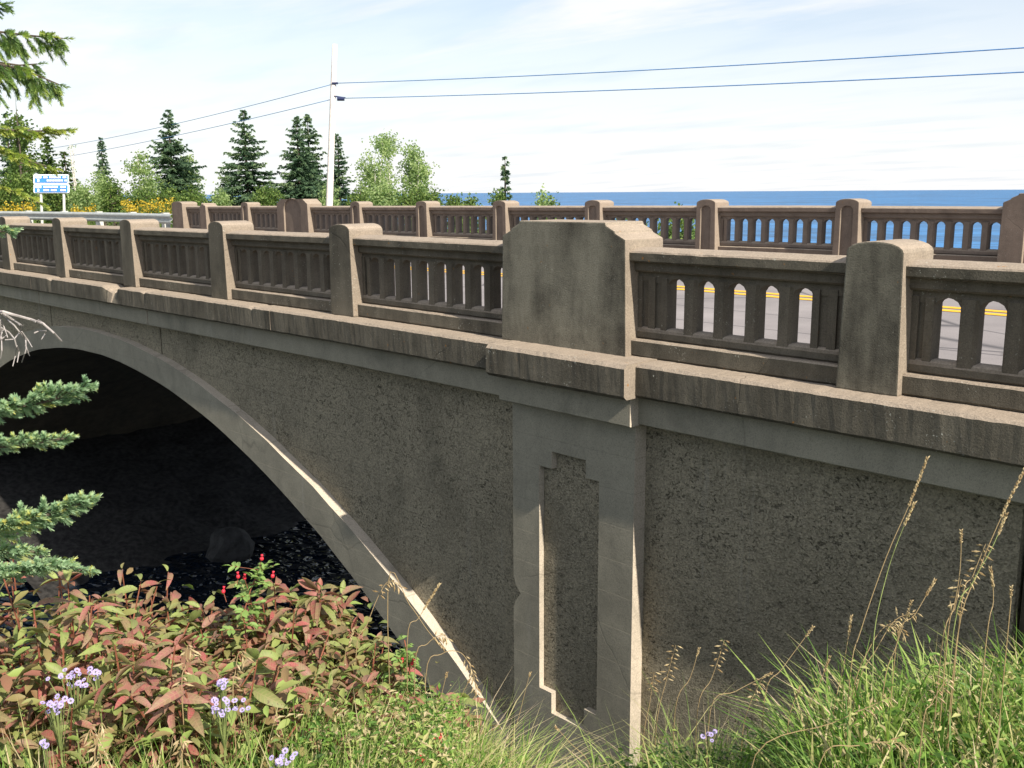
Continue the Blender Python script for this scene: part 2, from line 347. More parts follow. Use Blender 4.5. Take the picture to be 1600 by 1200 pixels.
# ------------------------------------------------------------------ terrain and water
WZ = -7.0
def sstep(a, b, x): t = min(1, max(0, (x - a) / (b - a))); return t * t * (3 - 2 * t)
def ground_h(x, y):
    pl = .25 + .75 * x - .43 * y
    a, b = -1.72, pl; k = .35; h = max(k - abs(a - b), 0) / k
    z = min(a, b) - h * h * k * .25                       # smooth min
    z = max(z, -8.6)
    if y > 14: z = min(z, max(-8.6, -2.2 - .55 * (y - 14)))
    zr = -8.6 + 7.0 * sstep(4, 12, x) * (1 - sstep(15, 24, y)) if y > 4.8 else -9
    z = max(z, zr)
    zl = min(-1.75, -8.6 + .8 * (-20.5 - x + (3 if 4 < y < 16 else 0)*-1)) - .22 * max(0, y - 34) - .0
    z = max(z, max(zl, -8.6)) + .50 * math.exp(-((x + 2.95) ** 2 + (y - 1.6) ** 2) / .4)
    return z + noise.noise(Vector((x * .8, y * .8, 0))) * .06
def axis(lo, hi, c0, c1, fine, grow=1.18):
    a = [c0]
    while a[-1] < c1: a.append(a[-1] + fine)
    s_ = fine
    while a[-1] < hi: s_ *= grow; a.append(a[-1] + s_)
    b = []; s_ = fine; q = c0
    while q > lo: s_ *= grow; q -= s_; b.append(q)
    return b[::-1] + a
ax = axis(-900, 900, -7, 3, .3, 1.09); ay = axis(-900, 130, -1, 7, .3, 1.09)
gv = [(x, y, ground_h(x, y)) for y in ay for x in ax]; nx = len(ax)
gf = [(j * nx + i, j * nx + i + 1, (j + 1) * nx + i + 1, (j + 1) * nx + i) for j in range(len(ay) - 1) for i in range(nx - 1)]
tag(meshobj('ground', gv, gf, M['ground'], smooth=True), kind='structure')
Z = WZ
tag(meshobj('lake_water', [(-40000, -300, Z), (40000, -300, Z), (40000, 60000, Z), (-40000, 60000, Z)], [(0, 1, 2, 3)], M['lake']), kind='structure')
tag(meshobj('river_water', [(-27, -40, Z + .01), (-3, -40, Z + .01), (-3, 17, Z + .01), (-27, 17, Z + .01)], [(0, 1, 2, 3)], M['river']), kind='structure')

M['gravel'] = simple('wet_dark_gravel', (.030, .028, .026), .8, .6, 9, bump=1.)
gx = [-24.6 + .25 * i for i in range(45)]; gy = [5.3 + .28 * i for i in range(33)]
gvv = [(x, y, min(-4.9, -7.2 + .24 * (-17.0 - .35 * noise.noise(Vector((0, y, 4))) * 4 - x)) + noise.noise(Vector((x * 1.6, y * 1.6, 2))) * .16 + noise.noise(Vector((x * 5, y * 5, 2))) * .06) for y in gy for x in gx]
tag(meshobj('gravel_bar', gvv, [(j * 45 + i, j * 45 + i + 1, (j + 1) * 45 + i + 1, (j + 1) * 45 + i) for j in range(32) for i in range(44)], M['gravel'], smooth=True), kind='structure')

# road: straight over the bridge, then curving to the left beyond it
YN, YF = 5.88, 13.72
def road_pt(s_, off):                                    # s_ metres along from x=+30, off = 0 near edge .. 1 far edge
    x = 30 - s_; cy = (YN + YF) / 2; w = (off - .5) * (YF - YN)
    if x >= -30: px_, py_, hx, hy = x, cy, -1, 0
    else:
        RR = 46.; a = (-30 - x) / RR; px_ = -30 - RR * math.sin(a); py_ = cy - RR * (1 - math.cos(a)); hx, hy = -math.cos(a), -math.sin(a)
    return (px_ - hy * -w * -1 * -1 if False else px_ + (-hy) * -w * -1, py_ + (-hx) * w)
def road_z(off, x): return -1.25 + .17 * off - sag(max(x, -30))
def road_strip(name, o0, o1, mat, dz, s1=120, s0=0, kind='structure', skirt=0.):
    v = []; f = []; k = int((s1 - s0) / 1.0)
    for i in range(k + 1):
        s_ = s0 + (s1 - s0) * i / k
        a = road_pt(s_, o0); b = road_pt(s_, o1)
        v += [(a[0], a[1], road_z(o0, 30 - s_) + dz), (b[0], b[1], road_z(o1, 30 - s_) + dz)]
        if skirt: v += [(b[0], b[1], road_z(o1, 30 - s_) + dz - skirt), (a[0], a[1], road_z(o0, 30 - s_) + dz - skirt)]
    n = 4 if skirt else 2
    for i in range(k):
        for j in range(n if skirt else 1):
            j2 = (j + 1) % n; f.append((i * n + j, i * n + j2, (i + 1) * n + j2, (i + 1) * n + j))
    o = recalc(meshobj(name, v, f, mat))
    if kind: tag(o, kind=kind)
    return o
road_strip('road', .0, 1., M['asphalt'], 0, skirt=.35)
road_strip('yellow_centre_line', .487, .503, M['yellowline'], .005)
road_strip('yellow_centre_line', .516, .532, M['yellowline'], .005)
road_strip('white_edge_line', .90, .912, M['whiteline'], .005)

# ------------------------------------------------------------------ the bridge
bridge = tag(empty('arch_bridge', (-14.5, 9.8, WZ)), 'weathered concrete arch bridge with pierced parapets carrying the road over a dark river', 'bridge')
PITCHB = .247; HW = .071
bal_mesh = {}
def baluster(parent, x, yc, dz, mat):
    key = mat.name
    if key not in bal_mesh:
        pr = [(-.036, -.065), (.036, -.065), (.053, -.035), (.053, .035), (.036, .065), (-.036, .065), (-.053, .035), (-.053, -.035)]
        v = []; f = []
        zs = [-1.0, -.965, -.66, -.60]; sx = [1.25, 1., 1., 1.12]
        for z, s_ in zip(zs, sx): v += [(a * s_, b, z) for a, b in pr]
        for i in range(3):
            for j in range(8): f.append((i * 8 + j, i * 8 + (j + 1) % 8, (i + 1) * 8 + (j + 1) % 8, (i + 1) * 8 + j))
        me = bpy.data.meshes.new('baluster'); me.from_pydata([(a, b, c + .8) for a, b, c in v], [], f); me.materials.append(mat); bal_mesh[key] = me
    o = bpy.data.objects.new('baluster', bal_mesh[key]); C.objects.link(o); o.location = (x, yc, -.8 + dz - sag(x)); setparent(o, parent); return o
def panel(x0, x1, yc, dz, mat, n=8, label=None, chips=()):
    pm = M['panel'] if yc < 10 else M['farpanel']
    c = (x0 + x1) / 2; x0 -= .02; x1 += .02
    e = .02
    pl = course('parapet_panel', [(yc - .13, -1.176), (yc + .13, -1.176), (yc + .13, -1.055), (yc - .13, -1.05)], x0, x1, mat, bridge, dz=dz, seed=x0)
    if label: pl['label'] = label
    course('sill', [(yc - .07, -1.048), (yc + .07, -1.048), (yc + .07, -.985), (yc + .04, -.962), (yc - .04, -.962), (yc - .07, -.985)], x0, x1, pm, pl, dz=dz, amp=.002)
    course('coping', [(yc - .15, -.49), (yc + .15, -.49), (yc + .15, -.418), (yc + .05, -.393), (yc - .05, -.393), (yc - .15, -.418)], x0, x1, mat, pl, dz=dz, amp=.0028, seed=x0, chips=chips, bev=.009)
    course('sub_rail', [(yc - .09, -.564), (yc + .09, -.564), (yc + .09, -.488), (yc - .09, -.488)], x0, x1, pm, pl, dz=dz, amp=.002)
    hx = [c + (i - (n - 1) / 2) * PITCHB for i in range(n)]
    # header with pointed heads over each opening
    out = [(x0, -.562 + dz), (x1, -.562 + dz), (x1, -.63 + dz)]
    for h in hx[::-1]: out += [(h + HW, -.645 + dz), (h + HW * .8, -.622 + dz), (h + HW * .4, -.606 + dz), (h, -.600 + dz), (h - HW * .4, -.606 + dz), (h - HW * .8, -.622 + dz), (h - HW, -.645 + dz)]
    out += [(x0, -.63 + dz)]
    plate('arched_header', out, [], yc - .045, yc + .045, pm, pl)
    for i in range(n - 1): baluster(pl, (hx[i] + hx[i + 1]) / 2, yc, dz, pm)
    for a, b in ((x0, hx[0] - HW), (hx[-1] + HW, x1)):
        m = MB(); m.box(a + .004, b - .004, yc - .035, yc + .035, -.985 + dz, -.60 + dz)
        # flush stiles with a sunk strip between
        s1_, s2_ = (a, b)
        m.box(b - .05, b, yc - .058, yc + .058, -.983 + dz, -.604 + dz) if a == x0 else m.box(a, a + .05, yc - .058, yc + .058, -.983 + dz, -.604 + dz)
        m.box(a, a + .07, yc - .056, yc + .056, -.985 + dz, -.60 + dz) if a == x0 else m.box(b - .07, b, yc - .056, yc + .056, -.985 + dz, -.60 + dz)
        if b - a > .2:
            q = (a + .07 + b - .05) / 2 if a == x0 else (a + .05 + b - .07) / 2
            m.box(q - .03, q + .03, yc - .054, yc + .054, -.985 + dz, -.60 + dz)
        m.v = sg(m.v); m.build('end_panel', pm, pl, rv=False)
    return pl
def post(x0, x1, yf, dz, mat, th=.40, niche=False, label=None, zb=-1.18, name='parapet_post', broken=False):
    hw = (x1 - x0) / 2; c = (x0 + x1) / 2; zt = -.35 + dz; k = 10
    out = [(c - hw - .02, zb + dz), (c + hw + .02, zb + dz)]
    out += [(c + hw * math.cos(t) if True else 0, zt + .062 * math.sin(t)) for t in [math.pi * i / k for i in range(k + 1)]]
    if broken: out = [(x + rnd.uniform(-.03, .03) * (z > zb + dz + .1), z + rnd.uniform(-.05, .02) * (z > zb + dz + .1)) for x, z in out]
    inn = []
    if niche:
        w = hw * .52; zn = zt - .11
        inn = [[(c - w, zb + dz + .03), (c + w, zb + dz + .03)] + [(c + w * math.cos(t), zn + w * math.sin(t) * .7) for t in [math.pi * i / 8 for i in range(9)]]]
    o = plate(name, out, inn, yf, yf + th, mat, bridge, floor=yf + .035 if niche else None, origin=(c, yf, zb + dz), bev=.010, amp=.004)
    if label: o['label'] = label
    return o
def pier(x0, x1, yf, dz, mat, th=.44, niche=False, label=None, zb=-1.18):
    zt = -.335 + dz
    out = [(x0 - .02, zb + dz), (x1 + .02, zb + dz), (x1, zt), (x1 - .095, zt + .045), (x1 - .10, zt + .06), (x1 - .185, zt + .095), (x1 - .19, zt + .118),
           (x0 + .19, zt + .118), (x0 + .185, zt + .095), (x0 + .10, zt + .06), (x0 + .095, zt + .045), (x0, zt)]
    inn = []
    if niche:
        c = (x0 + x1) / 2; w = (x1 - x0) * .27; zn = zt - .16
        inn = [[(c - w, zb + dz + .03), (c + w, zb + dz + .03)] + [(c + w * math.cos(t), zn + w * math.sin(t) * .75) for t in [math.pi * i / 10 for i in range(11)]]]
    o = plate('parapet_pier', out, inn, yf, yf + th, mat, bridge, floor=yf + .045 if niche else None, origin=((x0 + x1) / 2, yf, zb + dz), bev=.010, amp=.006)
    if label: o['label'] = label
    return o
NP, NC = M['parapet'], 5.685
lefts = [-23.31 + 2.5 * i for i in range(7)]              # ... -20.81 ... -8.31
nposts = [(l, l + .35) for l in lefts]
for a, b in nposts: post(a, b, 5.5, 0, NP)
post(-2.86, -2.51, 5.5, 0, M['pierc'], label='stout rounded post right of the big pier')
post(-.36, -.01, 5.5, 0, NP); post(2.14, 2.49, 5.5, 0, NP); post(4.64, 4.99, 5.5, 0, NP)
for i in range(len(nposts) - 1): panel(nposts[i][1], nposts[i + 1][0], NC, 0, NP)
panel(-7.96, -5.81, NC, 0, NP)
pier(-5.81, -4.54, 5.49, 0, M['pierc'], label='broad stepped pier block stained dark above the pilaster')
panel(-4.54, -2.86, NC, 0, NP, n=5, chips=[(-3.9, .03, .006, 5.57, -.418)])
panel(-2.51, -.36, NC, 0, NP); panel(-.01, 2.14, NC, 0, NP); panel(2.49, 4.64, NC, 0, NP)
# far parapet
FP, FC, DZ = M['farpar'], 14.02, .17
fposts = [-19.89 + 2.5 * i for i in range(6)]             # -19.89 .. -7.39
for i, l in enumerate(fposts):
    post(l, l + .37, 13.8, DZ, FP, niche=True, label='far parapet post with a pale chipped cap' if i == 3 else None)
for i in range(5): panel(fposts[i] + .37, fposts[i + 1], FC, DZ, FP)
panel(-7.02, -5.01, FC, DZ, FP); pier(-5.01, -3.72, 13.79, DZ, FP, niche=True)
panel(-21.75, -19.89, FC, DZ, FP, n=7)
pier(-23.22, -21.75, 13.79, DZ, FP, niche=True, label='chamfered far pier with an arched niche')
panel(-24.75, -23.22, FC, DZ, FP, n=5)
post(-25.12, -24.75, 13.8, DZ, FP, niche=True)
panel(-27.2, -25.12, FC, DZ, FP); post(-27.55, -27.2, 13.8, DZ - .03, FP, broken=True, label='crumbling broken parapet post near the far end')
panel(-28.58, -27.55, FC, DZ, FP, n=3)
post(-29.27, -28.58, 13.75, DZ + .03, FP, th=.5, label='wide end post where the guardrail begins')
panel(-3.72, -1.5, FC, DZ, FP); post(-1.5, -1.13, 13.8, DZ, FP, niche=True); panel(-1.13, 1.1, FC, DZ, FP); post(1.1, 1.47, 13.8, DZ, FP, niche=True)
# ledge course, broken by joints, with spalls
def ledge(x0, x1, yf=5.315, yb=5.95, z0=-1.42, z1=-1.18, mat=NP, chips=(), name='ledge_course', amp=.006, bev=.02):
    return course(name, [(yf, z0), (yb, z0), (yb, z1), (yf, z1)], x0, x1, mat, bridge, step=.035, amp=amp, chips=chips, seed=x0, bev=bev)
ch = [(-13.35, .28, .10, 5.315, -1.18), (-12.3, .06, .02, 5.315, -1.18), (-15.6, .12, .03, 5.315, -1.18), (-9.6, .08, .015, 5.315, -1.18)]
for a, b in ((-27, -20.6), (-20.59, -16.45), (-16.44, -12.66), (-12.65, -9.2), (-9.19, -5.70), (-4.285, -1.0), (-.99, 5)): ledge(a, b, chips=ch)
ledge(-5.70, -4.285, yf=5.195, z0=-1.425, z1=-1.174, bev=.028, name='ledge_block')
def frz(x0, x1, yf=5.42, name='frieze_band', z0=-1.64): return course(name, [(yf, z0), (5.9, z0), (5.9, -1.421), (yf, -1.421)], x0, x1, M['smooth'], bridge, step=.09, amp=.003, seed=x0, bev=.008)
for a, b in ((-27, -16.46), (-16.43, -12.48), (-12.45, -5.69), (-4.335, 5)): frz(a, b)
frz(-5.69, -4.335, 5.325, 'frieze_block', -1.645)
# arch
CX, RI, ZI, RE, ZE = -14.5, 13.4, -15.64, 15.0, -16.92
def zi(x): d = abs(x - CX); return ZI + math.sqrt(RI * RI - d * d) if d < RI else -99
def ze(x): d = abs(x - CX); return ZE + math.sqrt(RE * RE - d * d) if d < RE else -99
k = 90; v = []; f = []
for i in range(k + 1):
    t = -1 + 2 * i / k; ai = t * math.acos((-8.6 - ZI) / RI); ae = t * math.acos((-8.6 - ZE) / RE)
    xi, z_i = CX + RI * math.sin(ai), ZI + RI * math.cos(ai); xe, z_e = CX + RE * math.sin(ae), ZE + RE * math.cos(ae)
    j1 = jit((xe, 1, z_e), .02, 5) + jit((xe, 5, z_e), .012, 20); j2 = jit((xi, 7, z_i), .012, 6)
    v += [(xi, 5.463, z_i + j2 - sag(xi) * .5), (xe, 5.463, z_e + j1 - sag(xe) * .5), (xe, 5.75, z_e + j1 * .3 - sag(xe) * .5), (xi, 14.1, z_i - sag(xi) * .5), (xe, 14.1, z_e - sag(xe) * .5)]
for i in range(k):
    a, b = i * 5, (i + 1) * 5
    f += [(a, b, b + 1, a + 1), (a + 1, b + 1, b + 2, a + 2), (a + 3, b + 3, b, a), (a + 2, b + 2, b + 4, a + 4), (a + 4, b + 4, b + 3, a + 3)]
ring = recalc(meshobj('arch_ring', v, f, M['smooth'], bridge, origin=(CX, 5.50, -7)))
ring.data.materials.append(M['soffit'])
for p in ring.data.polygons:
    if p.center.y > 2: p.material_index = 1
def wall(name, x0, x1, y0, y1, ztop, mat, n, arch=True):
    v = []; f = []
    for i in range(n + 1):
        x = x0 + (x1 - x0) * i / n; zb = max(ze(x) - .05 - sag(x) * .5, -8.8) if arch else -8.8
        zt = ztop - sag(x)
        v += [(x, y0, zb), (x, y0, zt), (x, y1, zt), (x, y1, zb)]
    for i in range(n):
        a, b = i * 4, (i + 1) * 4
        for j in range(4): f.append((a + j, b + j, b + (j + 1) % 4, a + (j + 1) % 4))
    f += [(3, 2, 1, 0), (n * 4, n * 4 + 1, n * 4 + 2, n * 4 + 3)]
    return recalc(meshobj(name, v, f, mat, bridge, origin=(x0, y0, -7)))
wall('spandrel_wall', -27, -16.47, 5.58, 5.85, -1.60, M['rough'], 40)
wall('spandrel_wall', -16.44, -12.48, 5.58, 5.85, -1.60, M['rough'], 24)
wall('spandrel_wall', -12.45, -4.6, 5.58, 5.85, -1.60, M['rough'], 60)
wall('spandrel_wall', -4.6, -1.78, 5.58, 5.85, -1.60, M['rough'], 8)
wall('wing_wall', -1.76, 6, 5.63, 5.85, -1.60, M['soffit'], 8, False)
wall('spandrel_wall', -30, 6, 13.85, 14.15, -1.0, M['rough'], 120)
course('far_ledge_course', [(13.7, -1.12), (14.35, -1.12), (14.35, -.99), (13.7, -.99)], -29.3, 6, FP, bridge, step=.4, amp=.002)
# pilaster with a stepped sunk panel and a chipped arris
x0, x1 = -5.665, -4.385; zb = -8.6
outer = [(x0, zb), (x1, zb), (x1, -6), (x1, -4), (x1, -1.66), (x0, -1.66), (x0, -3.15), (x0 + .02, -3.24), (x0 + .085, -3.31), (x0 + .03, -3.38), (x0, -3.45)]
sunk = [(-5.36, -4.08), (-5.22, -4.08), (-5.22, -4.26), (-4.86, -4.26), (-4.86, -4.08), (-4.725, -4.08), (-4.725, -2.15), (-4.86, -2.15), (-4.86, -2.01), (-5.22, -2.01), (-5.22, -2.15), (-5.36, -2.15)]
pil = plate('pilaster', outer, [sunk], 5.45, 5.62, M['smooth'], bridge, floor=5.507, origin=(-5, 5.45, -7))
m = MB(); m.add([(-5.355, 5.503, -4.075), (-4.73, 5.503, -4.075), (-4.73, 5.503, -2.155), (-5.355, 5.503, -2.155), (-5.215, 5.503, -2.155), (-4.865, 5.503, -2.155), (-4.865, 5.503, -2.015), (-5.215, 5.503, -2.015), (-5.215, 5.503, -4.255), (-4.865, 5.503, -4.255), (-4.865, 5.503, -4.075), (-5.215, 5.503, -4.075)],
                [(0, 1, 2, 3), (4, 5, 6, 7), (8, 9, 10, 11)])
m.build('sunk_panel', M['rough'], pil, rv=False)
plate('pilaster', [(-24.7, zb), (-23.4, zb), (-23.4, -1.66), (-24.7, -1.66)], [], 5.45, 5.62, M['smooth'], bridge)
# boulder in the river under the arch
def rockmesh(name, c, r, mat):
    bm = bmesh.new(); bmesh.ops.create_icosphere(bm, subdivisions=3, radius=1)
    for q in bm.verts:
        d = 1 + noise.noise(q.co * 1.3 + Vector(c)) * .35 + noise.noise(q.co * 4) * .08
        q.co = Vector((q.co.x * r[0], q.co.y * r[1], q.co.z * r[2])) * d
    me = bpy.data.meshes.new(name); bm.to_mesh(me); bm.free(); me.materials.append(mat)
    o = bpy.data.objects.new(name, me); C.objects.link(o); o.location = c; return o
q = P(362, 872, 19.5); tag(rockmesh('boulder', (q.x, q.y, WZ + .1), (.5, .45, .42), M['rock']), 'dim squarish boulder standing in the dark river under the arch', 'rock')

# ------------------------------------------------------------------ guardrail, sign, pole, wires
gr = tag(empty('guardrail', PG(277, 345, 13.8)), 'galvanised W-beam guardrail joining the end of the far parapet on wooden posts', 'guardrail')
g0 = Vector((-29.2, 13.72)); pts = []
ang = R_(178); q = g0.copy()
for i in range(34):
    pts.append(q.copy()); q = q + Vector((math.cos(ang), math.sin(ang))) * .8; ang += R_(1.15)
prof = [(0, -.155), (.05, -.13), (.08, -.10), (.08, -.07), (.02, -.03), (.0, 0), (.02, .03), (.08, .07), (.08, .10), (.05, .13), (0, .155)]
v = []; f = []; n = len(prof)
for i, p in enumerate(pts):
    d = (pts[min(i + 1, len(pts) - 1)] - pts[max(i - 1, 0)]).normalized(); nn = Vector((-d.y, d.x))   # towards the road
    z0 = -.73
    for a, b in prof: v.append((p.x + nn.x * a, p.y + nn.y * a, z0 + b))
for i in range(len(pts) - 1):
    for j in range(n - 1): f.append((i * n + j, i * n + j + 1, (i + 1) * n + j + 1, (i + 1) * n + j))
o = meshobj('rail_beam', v, f, M['steel'], gr, smooth=False); sm = o.modifiers.new('thick', 'SOLIDIFY'); sm.thickness = .006
for i in range(1, 34, 3):
    p = pts[i]; m = MB(); m.box(p.x - .09, p.x + .09, p.y + .02, p.y + .22, -2.3, -.55); m.build('post', M['signpost'], gr, rv=False)

sg_ = tag(empty('road_sign', P(80, 352, 42)), 'blue and white two-panel roadside guide sign on two pale posts behind the guardrail', 'sign')
def sgn(px0, py0, px1, py1, d, th, name, mat, parent, rr=0.0):
    a, b, c_, d_ = P(px0, py1, d), P(px1, py1, d), P(px1, py0, d), P(px0, py0, d); nb = Vector(fw) * th
    pts_ = [a, b, c_, d_]
    if rr:
        pts_ = []
        for cx_, cy_, t0 in ((px1 - rr, py1 - rr, 0), (px0 + rr, py1 - rr, 90), (px0 + rr, py0 + rr, 180), (px1 - rr, py0 + rr, 270)):
            for t in range(0, 91, 30): pts_.append(P(cx_ + rr * math.cos(R_(t + t0)), cy_ + rr * math.sin(R_(t + t0)), d))
    n_ = len(pts_); v_ = pts_ + [x + nb for x in pts_]
    f_ = [tuple(range(n_)), tuple(range(n_, 2 * n_))[::-1]] + [(i, (i + 1) % n_, n_ + (i + 1) % n_, n_ + i) for i in range(n_)]
    return recalc(meshobj(name, v_, f_, mat, parent))
for x_, xb in ((63, 66), (99, 101)):
    m = MB(); m.tube([P(xb, 352, 42.1), P(x_, 275, 42.1)], .055, 8); m.build('post', M['signpost'], sg_, rv=False)
up_ = sgn(52, 272.5, 107, 287.2, 42, .05, 'sign_panel', M['signwhite'], sg_, 2); lo_ = sgn(52.5, 287.6, 108, 301.5, 42, .05, 'sign_panel', M['signwhite'], sg_, 2)
for par, yy in ((up_, 272.5), (lo_, 287.6)):
    sgn(54.3, yy + 1.6, 105.6, yy + 12.8, 41.98, .01, 'blue_field', M['signblue'], par, 1.0)
    sgn(55.5, yy + 2.4, 64.5, yy + 6.2, 41.96, .01, 'pictogram', M['signwhite'], par, .8)
    sgn(58.3, yy + 7.5, 61.3, yy + 12, 41.96, .01, 'pictogram', M['signwhite'], par, .5)
    m = MB()
    for row, (a, b) in enumerate((((68, 104), (73, 103)) if par is up_ else ((68, 90), (68, 90)))):
        x = a; y = yy + 3 + row * 5.0
        while x < b:
            w = rnd.uniform(1.4, 2.1)
            A, B, D_, E_ = P(x, y + 3, 41.95), P(x + w, y + 3, 41.95), P(x + w, y, 41.95), P(x, y, 41.95)
            if rnd.random() > .12: m.add([A, B, D_, E_], [(0, 1, 2, 3)])
            x += w + .55
    if par is lo_:
        for row in (0, 1):
            for x in (94.5, 97.5, 100.5):
                y = yy + 3 + row * 5; m.add([P(x, y + 3, 41.95), P(x + 2.1, y + 3, 41.95), P(x + 2.1, y, 41.95), P(x, y, 41.95)], [(0, 1, 2, 3)])
    m.build('lettering', M['signwhite'], par, rv=False)

PD = 46.
pb, ptp = P(512.5, 385, PD), P(523, 70, PD)
pole = tag(empty('utility_pole', pb), 'tall pale wooden utility pole leaning slightly behind the far parapet', 'pole')
m = MB(); m.tube([pb + (ptp - pb) * (i / 6) for i in range(7)], [.175 - .055 * i / 6 for i in range(7)], 14); m.build('shaft', M['pole'], pole, True, rv=False)
m = MB(); a, b = P(521, 150, PD - .1), P(540, 153, PD - .1); m.tube([a, b], .03, 6); m.tube([P(527, 154.5, PD - .1), P(538, 154.5, PD - .1)], .09, 8); m.build('bracket', M['insul'], pole, rv=False)
m = MB(); m.tube([P(519, 130, PD - .15), P(528, 130, PD - .15)], .05, 8); m.build('insulator', M['insul'], pole, rv=False)
def wire(a, b, sagm, label, r0_, r1_):
    pts_ = []
    for i in range(25):
        t = i / 24; p = a.lerp(b, t); p.z -= sagm * 4 * t * (1 - t); pts_.append(p)
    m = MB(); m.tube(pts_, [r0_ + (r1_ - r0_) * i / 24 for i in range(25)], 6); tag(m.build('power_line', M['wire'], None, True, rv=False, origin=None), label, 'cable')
wire(P(526, 130, PD - .15), P(1700, 68, 30), .12, 'upper dark cable running right from the pole across the sky', .016, .020)
wire(P(538, 153.5, PD - .15), P(1700, 107.5, 30), .10, 'lower dark cable running right from the pole bracket', .016, .020)
wire(P(518, 132, PD), P(20, 240, 85), .35, 'upper thin cable dropping left from the pole behind the spruces', .015, .015)
wire(P(519, 155, PD), P(-20, 262, 85), .35, 'lower thin cable dropping left from the pole behind the spruces', .015, .015)
# a second line crosses above the road just right of the view; its shadows lie on the asphalt
for (x_, y_, z_), lb in (((5.5, 16.9, -6), 'utility pole on the lake side beyond the right edge of the view'), ((9.5, 4.6, -3), 'utility pole on the near bank beyond the right edge of the view')):
    p2 = tag(empty('utility_pole', (x_, y_, z_)), lb, 'pole')
    m = MB(); m.tube([(x_, y_, z_), (x_, y_, 6.3)], [.17, .12], 12); m.build('shaft', M['pole'], p2, True, rv=False)
for h, lb in ((6.0, 'highest'), (5.2, 'middle'), (4.6, 'lowest')):
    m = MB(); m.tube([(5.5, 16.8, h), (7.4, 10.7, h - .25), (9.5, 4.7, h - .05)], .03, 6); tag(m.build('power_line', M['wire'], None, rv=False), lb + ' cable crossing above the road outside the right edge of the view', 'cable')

# ------------------------------------------------------------------ trees beyond the bridge
def spruce_mesh(seed, H, Rb, dens=1., droop=.25, gap=0.):
    r = random.Random(seed); m = MB(); levels = int(H * 6.0 * dens); lean = [r.uniform(.8, 1.2) for _ in range(8)]
    for i in range(levels):
        t = (i + r.random()) / levels                    # 0 top .. 1 bottom
        z = H * (1 - t); L0 = Rb * (t ** .95) * r.uniform(.72, 1.12) + .06
        nb = max(3, int(4 + 3 * t)); a0 = r.random() * 6.28
        for b in range(nb):
            if r.random() < gap + .06: continue
            az = a0 + 6.283 * b / nb + r.uniform(-.4, .4); Lb = L0 * r.uniform(.5, 1.1) * lean[int(az / .7854) % 8]; up = .45 * (1 - t) ** 2 - droop * t - .05
            npt = max(2, int(Lb / .13)); d = Vector((math.cos(az), math.sin(az), 0)); sd_ = Vector((-d.y, d.x, 0))
            rvb = min(1, max(0, r.gauss(.40, .16)))
            for j in range(npt):
                s_ = (j + .7) / npt; p = d * (Lb * s_) + Vector((0, 0, z + up * Lb * s_ + .06 * Lb * s_ * s_ + r.gauss(0, .03)))
                wd = .38 * Lb * (1 - s_) + .08
                for side in (-1, 1, 0):
                    ln = (wd if side else .16) * r.uniform(.6, 1.2) + .06
                    dr = (sd_ * side * .8 + d * .7 + Vector((0, 0, r.uniform(-.55, .18)))).normalized()
                    q = p + dr * ln; w = Vector((0, 0, 1)).cross(dr) * r.uniform(.04, .075); hgt = r.uniform(.07, .16)
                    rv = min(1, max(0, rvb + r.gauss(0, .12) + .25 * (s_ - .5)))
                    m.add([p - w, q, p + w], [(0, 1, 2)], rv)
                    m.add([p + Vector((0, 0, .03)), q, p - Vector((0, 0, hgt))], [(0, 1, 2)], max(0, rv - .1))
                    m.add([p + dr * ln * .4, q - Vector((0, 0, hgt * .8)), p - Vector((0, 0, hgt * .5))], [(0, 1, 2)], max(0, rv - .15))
    return m
def conifer(px, ptop, depth, hwpx, label, seed, group='spruces on the shore beyond the bridge', cat='tree', dens=1., droop=.25, gap=0., ang=0., name='spruce_tree', mat='spruce_far'):
    top = P(px, ptop, depth); gz = max(ground_h(top.x, top.y), -7.0); H = top.z - gz
    zc_ = (300 - ptop) / F * depth                       # height seen above the parapet line
    Rb = 1.6 * hwpx / F * depth * (H / max(.5, zc_)) ** .55
    t = tag(empty(name, (top.x, top.y, gz)), label, cat, group)
    m = spruce_mesh(seed, H, Rb, dens, droop, gap); m.v = [(a[0] + top.x, a[1] + top.y, a[2] + gz) for a in m.v]
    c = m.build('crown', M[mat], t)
    m = MB(); m.tube([(top.x, top.y, gz - .2), (top.x, top.y, gz + H * .6), (top.x, top.y, gz + H * .98)], [H * .016 + .03, H * .009 + .015, .012], 7); m.build('trunk', M['bark'], t, rv=False)
    return t
conifer(262, 172, 60, 42, 'tall spruce standing left of the two central spruces, aspen leaves at its foot', 1)
conifer(380, 171, 58, 44, 'broad dark spruce in the middle, between its two tall neighbours', 2)
conifer(463, 182, 57, 40, 'left trunk of the twin-topped spruce just left of the utility pole', 3)
conifer(480, 177, 58.5, 42, 'right trunk of the twin-topped spruce just left of the utility pole', 4)
conifer(527, 207, 66, 20, 'slim spruce half hidden behind the utility pole', 5)
conifer(157, 215, 76, 13, 'thin spire-like spruce rising above bushes right of the road sign', 6, dens=1.2)
conifer(789, 246, 46, 8, 'small young spruce alone against the lake', 7, gap=.25, dens=.9)
conifer(30, 205, 55, 34, 'dark conifer at the left edge behind the yellow branch', 8, mat='bush')
conifer(72, 212, 58, 26, 'dark conifer directly above the road sign', 9, mat='bush')
conifer(100, 236, 62, 20, 'ragged conifer above the right end of the road sign', 10, gap=.3, mat='bush')
conifer(8, 176, 66, 30, 'tallest conifer at the far left edge of the wood', 12, gap=.2)
